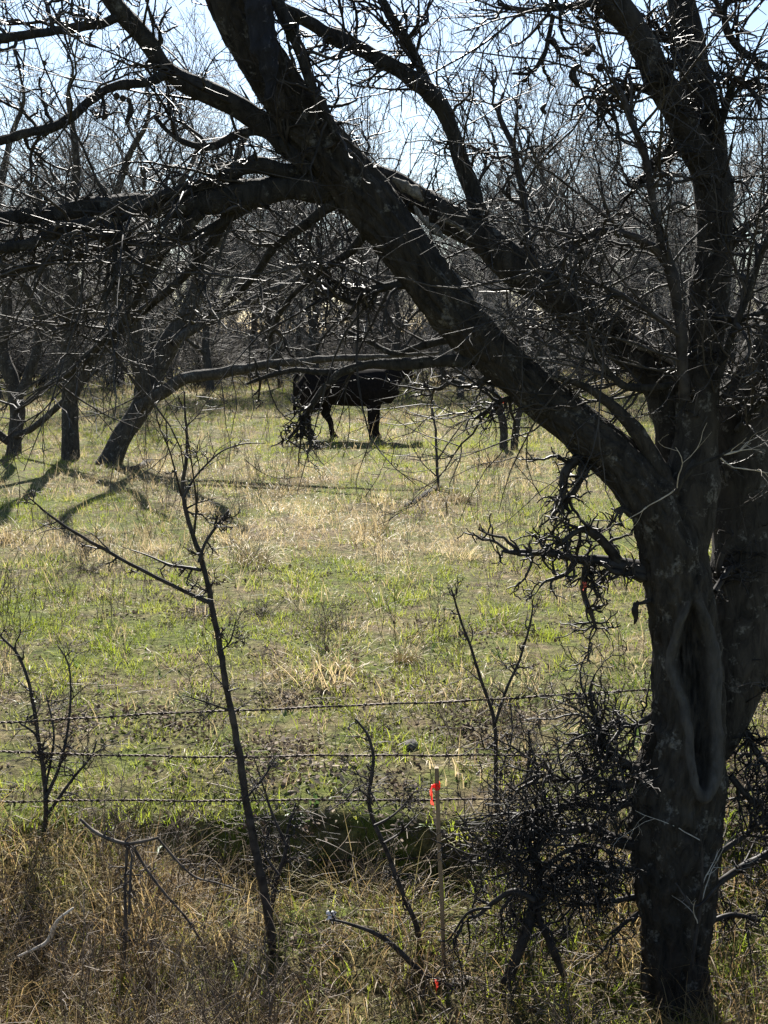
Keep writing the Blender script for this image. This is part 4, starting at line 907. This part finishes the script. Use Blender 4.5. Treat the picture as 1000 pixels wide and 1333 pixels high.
WEED = blade_mat('weed_leaf', [(0.0, (.05, .09, .025)), (1.0, (.13, .19, .05))], None, .4, .45)

gp = [blades(26, .085, .0042, .075, .55, .9, 20 + k) for k in range(5)]
P = points(4.9, 75, 190, 1.4, 1, lambda x, y: (.22 + .78 * greenness(x, y)) * np.clip(fbm(x * 4, y * 4, 33, 2) * 3 - .6, .15, 1) * (1 - .75 * bare(x, y)) * (1 - .45 * sm(26, 34, y)))
put('green_grass', P, gp, GREEN, 'short green grass growing over the field', seed=1)
sp_ = [blades(20, .19, .0038, .10, .8, 1.3, 40 + k, 4) for k in range(5)]
P = points(5.4, 75, 95, 1.3, 2, lambda x, y: np.clip((.95 - .75 * greenness(x, y)) * (.35 + .65 * sm(6.2, 8.5, y)), 0, 1))
put('dry_grass', P, sp_, STRAW, 'dry straw coloured grass mixed through the field', seed=2, far=.03)
P = points(6.2, 38, 2.6, .9, 12, lambda x, y: np.clip((1 - greenness(x, y)) * np.clip(fbm(x * .9 + 8, y * .7, 99, 3) * 5 - 2, 0, 1) + .04, 0, 1))
put('straw_tussocks', P, [blades(110, .24, .0038, .13, .55, 1.2, 180 + k, 4) for k in range(4)], STRAW, 'matted straw coloured tussocks standing in patches over the field', .6, 1.4, far=.012, seed=12)
P = points(5.3, 24, 5, .9, 13, lambda x, y: np.clip(greenness(x, y) * np.clip(fbm(x * 1.1 + 2, y * 1.0, 101, 3) * 5 - 2, 0, 1) + .03, 0, 1))
put('lush_grass_patches', P, [blades(70, .13, .0048, .12, .5, .9, 190 + k) for k in range(4)], GREEN, 'thicker lush green grass patches in the field', .6, 1.4, far=.012, seed=13)
tp = [blades(6, .42, .0028, .06, .28, .5, 60 + k) for k in range(4)]
P = points(6.5, 45, 7, .9, 3, lambda x, y: (1 - .6 * greenness(x * 1.3 + 5, y)) * sm(7, 9, y))
put('tall_stalks', P, tp, STRAW, 'tall thin dead stalks standing up in the field', seed=3, far=.012)
lp = [litter(26, .017, .09, 80 + k) for k in range(4)]
P = points(4.85, 11, 120, 1.7, 4, lambda x, y: .15 + .85 * bare(x, y))
P = np.vstack([P, points(4.0, 5.0, 55, 0, 44, lambda x, y: .25 + .75 * sm(-.7, -.3, x) * (fbm(x * 2.5, y * 2.5, 97, 2) > .45), .8)])
put('leaf_litter', P, lp, LEAF, 'curled dead leaves lying on the bare patches', seed=4, far=0, tilt=.05)
cl = [blades(20, .40, .0034, .11, .42, 1.0, 100 + k, 4) for k in range(5)] + [blades(14, .26, .003, .12, .8, 1.4, 110 + k, 4) for k in range(3)]
def ditch_mask(x, y):
    left = 1 - sm(-.55, -.15, x)                                # tall and thick to the left, lower to the right
    return np.clip(np.where(y > 4.55, .30 + .45 * left, .45 + .55 * left) * (.45 + .9 * fbm(x * 2, y * 2, 83, 3)), 0, 1) * (1 - sm(4.95, 5.1, y))
P = points(2.6, 5.1, 190, 0, 5, ditch_mask, 1.0)
put('ditch_grass', P, cl, DITCH, 'tall tangled dry grass filling the ditch in front of the fence', .55, 1.1, far=0, seed=5)
P = points(3.4, 5.1, 160, 0, 15, lambda x, y: .25 + .75 * sm(-.4, .2, x) * fbm(x * 3, y * 3, 87, 2), .8)
put('ditch_green_grass', P, gp, GREEN, 'green grass low in the ditch under the dry stems', 1.0, 1.9, far=0, seed=15)
P = points(3.6, 5.15, 60, 0, 6, None, .8)
put('twig_litter', P, [twig_clump(9, .28, 130 + k) for k in range(4)], BROWN, 'fallen thorny twigs littering the ditch', far=0, seed=6)
P = points(3.8, 7.2, 40, 0, 7, lambda x, y: .3 + .7 * bare(x, y))
put('twig_scraps', P, [twig_clump(5, .16, 140 + k) for k in range(3)], BROWN, 'small broken twigs on the bare soil by the fence', far=0, seed=7)
def weed(n, L, seed):
    r = np.random.default_rng(seed); a = grow(np.c_[r.normal(0, .03, (n, 2)), np.zeros(n)], r.normal(0, .3, (n, 3)) + A([0, 0, 1]), r.uniform(.5, 1.1, n) * L, 6, .10, (0, 0, 0), r); Ra = taper(np.full(n, .0020), .0012, 6)
    Mx = Mesher().tube(a, Ra, 3); q_, d_, _, _ = spawn(a, Ra, 5, .35, 1, .7, .3, r); Mx.tube(grow(q_, d_, r.uniform(.1, .3, len(q_)) * L, 4, .2, (0, 0, 0), r), taper(np.full(len(q_), .0013), .0008, 4), 3); return Mx.mesh('weed')
P = points(5.6, 40, 10, .9, 9, lambda x, y: np.clip(fbm(x * .8 + 4, y * .8, 93, 3) * 4 - 1.5, .05, 1))
put('brown_weed_stalks', P, [weed(4, .30, 160 + k) for k in range(4)], BROWN, 'thin brown branching weed stalks scattered over the field', far=.02, seed=9)
P = points(3.3, 5.0, 70, 0, 10, lambda x, y: (1 - .75 * sm(-.6, -.1, x)) * np.clip(fbm(x * 2.4, y * 2.4, 95, 2) * 3 - .8, 0, 1))
put('ditch_weed_stalks', P, [weed(6, .38, 170 + k) for k in range(4)], BROWN, 'brown upright weed stalks standing among the ditch grass', far=0, seed=10)
wp = [blades(12, .07, .016, .03, .9, .9, 150 + k) for k in range(4)]
P = points(4.3, 8, 9, 0, 8, lambda x, y: .2 + .8 * greenness(x * 2, y * 2))
put('broad_weeds', P, wp, WEED, 'low broad leaved green weeds', far=0, seed=8)

# single clumps one can point at
def tuft(label, px, py, kind, s, seed):
    g = on_ground(px, py); d = g[1]; mp = d / FPX
    if kind == 'straw': me, m, nm, cat = blades(170, s * mp, .0032 + .0002 * d, s * mp * .45, .5, .9, seed, 4), M_T1, 'grass_tuft', 'grass tuft'
    elif kind == 'brush':
        r = np.random.default_rng(seed); n = 46; L = s * mp
        a = grow(np.c_[r.normal(0, .25 * L, (n, 2)), np.full(n, -.01)], r.normal(0, 1, (n, 3)) * A([1, 1, .4]) + A([0, 0, .5]), r.uniform(.5, 1.2, n) * L, 7, .3, (0, 0, -.05), r); Ra = taper(np.full(n, .0028), .0014, 7)
        Mx = Mesher().tube(a, Ra, 4); s_, d_, _, _ = spawn(a, Ra, 6, .1, 1, .8, .3, r); Mx.tube(grow(s_, d_, r.uniform(.1, .4, len(s_)) * L, 5, .28, (0, 0, 0), r), taper(np.full(len(s_), .0017), .001, 5), 3)
        me, m, nm, cat = Mx.mesh('brush'), M_T2, 'dead_weed', 'weed'
    o = link(nm, me, m); o.location = g; tag(o, label, cat)
M_T1 = plain('tuft_straw', (.40, .31, .17), .6, .3, .3, 60); M_T2 = plain('brush_stems', (.10, .08, .06), .7, .2, .3, 40)
tuft('pale dry grass tuft beside the fallen branch of the lone mid field sapling', 598, 652, 'straw', 34, 1)
tuft('broad reddish dry grass clump just right of the tall thin sapling upper branches', 330, 735, 'straw', 62, 2)
tuft('straw coloured grass clump at the left edge below the field trees', 15, 705, 'straw', 40, 3)
tuft('wispy dry grass tuft in the open field above the slim v shaped sapling', 530, 862, 'straw', 40, 4)
tuft('dark brush heap on the grass in the shadow of the kinked field tree', 68, 684, 'brush', 42, 5)
tuft('dark dead weed standing in the middle of the field', 428, 818, 'brush', 44, 6)
tuft('grey dead weed right behind the tall thin sapling', 262, 800, 'brush', 42, 7)
tuft('grey brushy weed mat under the small forked field tree', 640, 606, 'brush', 40, 8)
tuft('low brown weed under the long side branch of the tall thin sapling', 115, 745, 'brush', 30, 9)
tuft('small brown weed right of the tall thin sapling at the wire', 345, 800, 'brush', 36, 10)
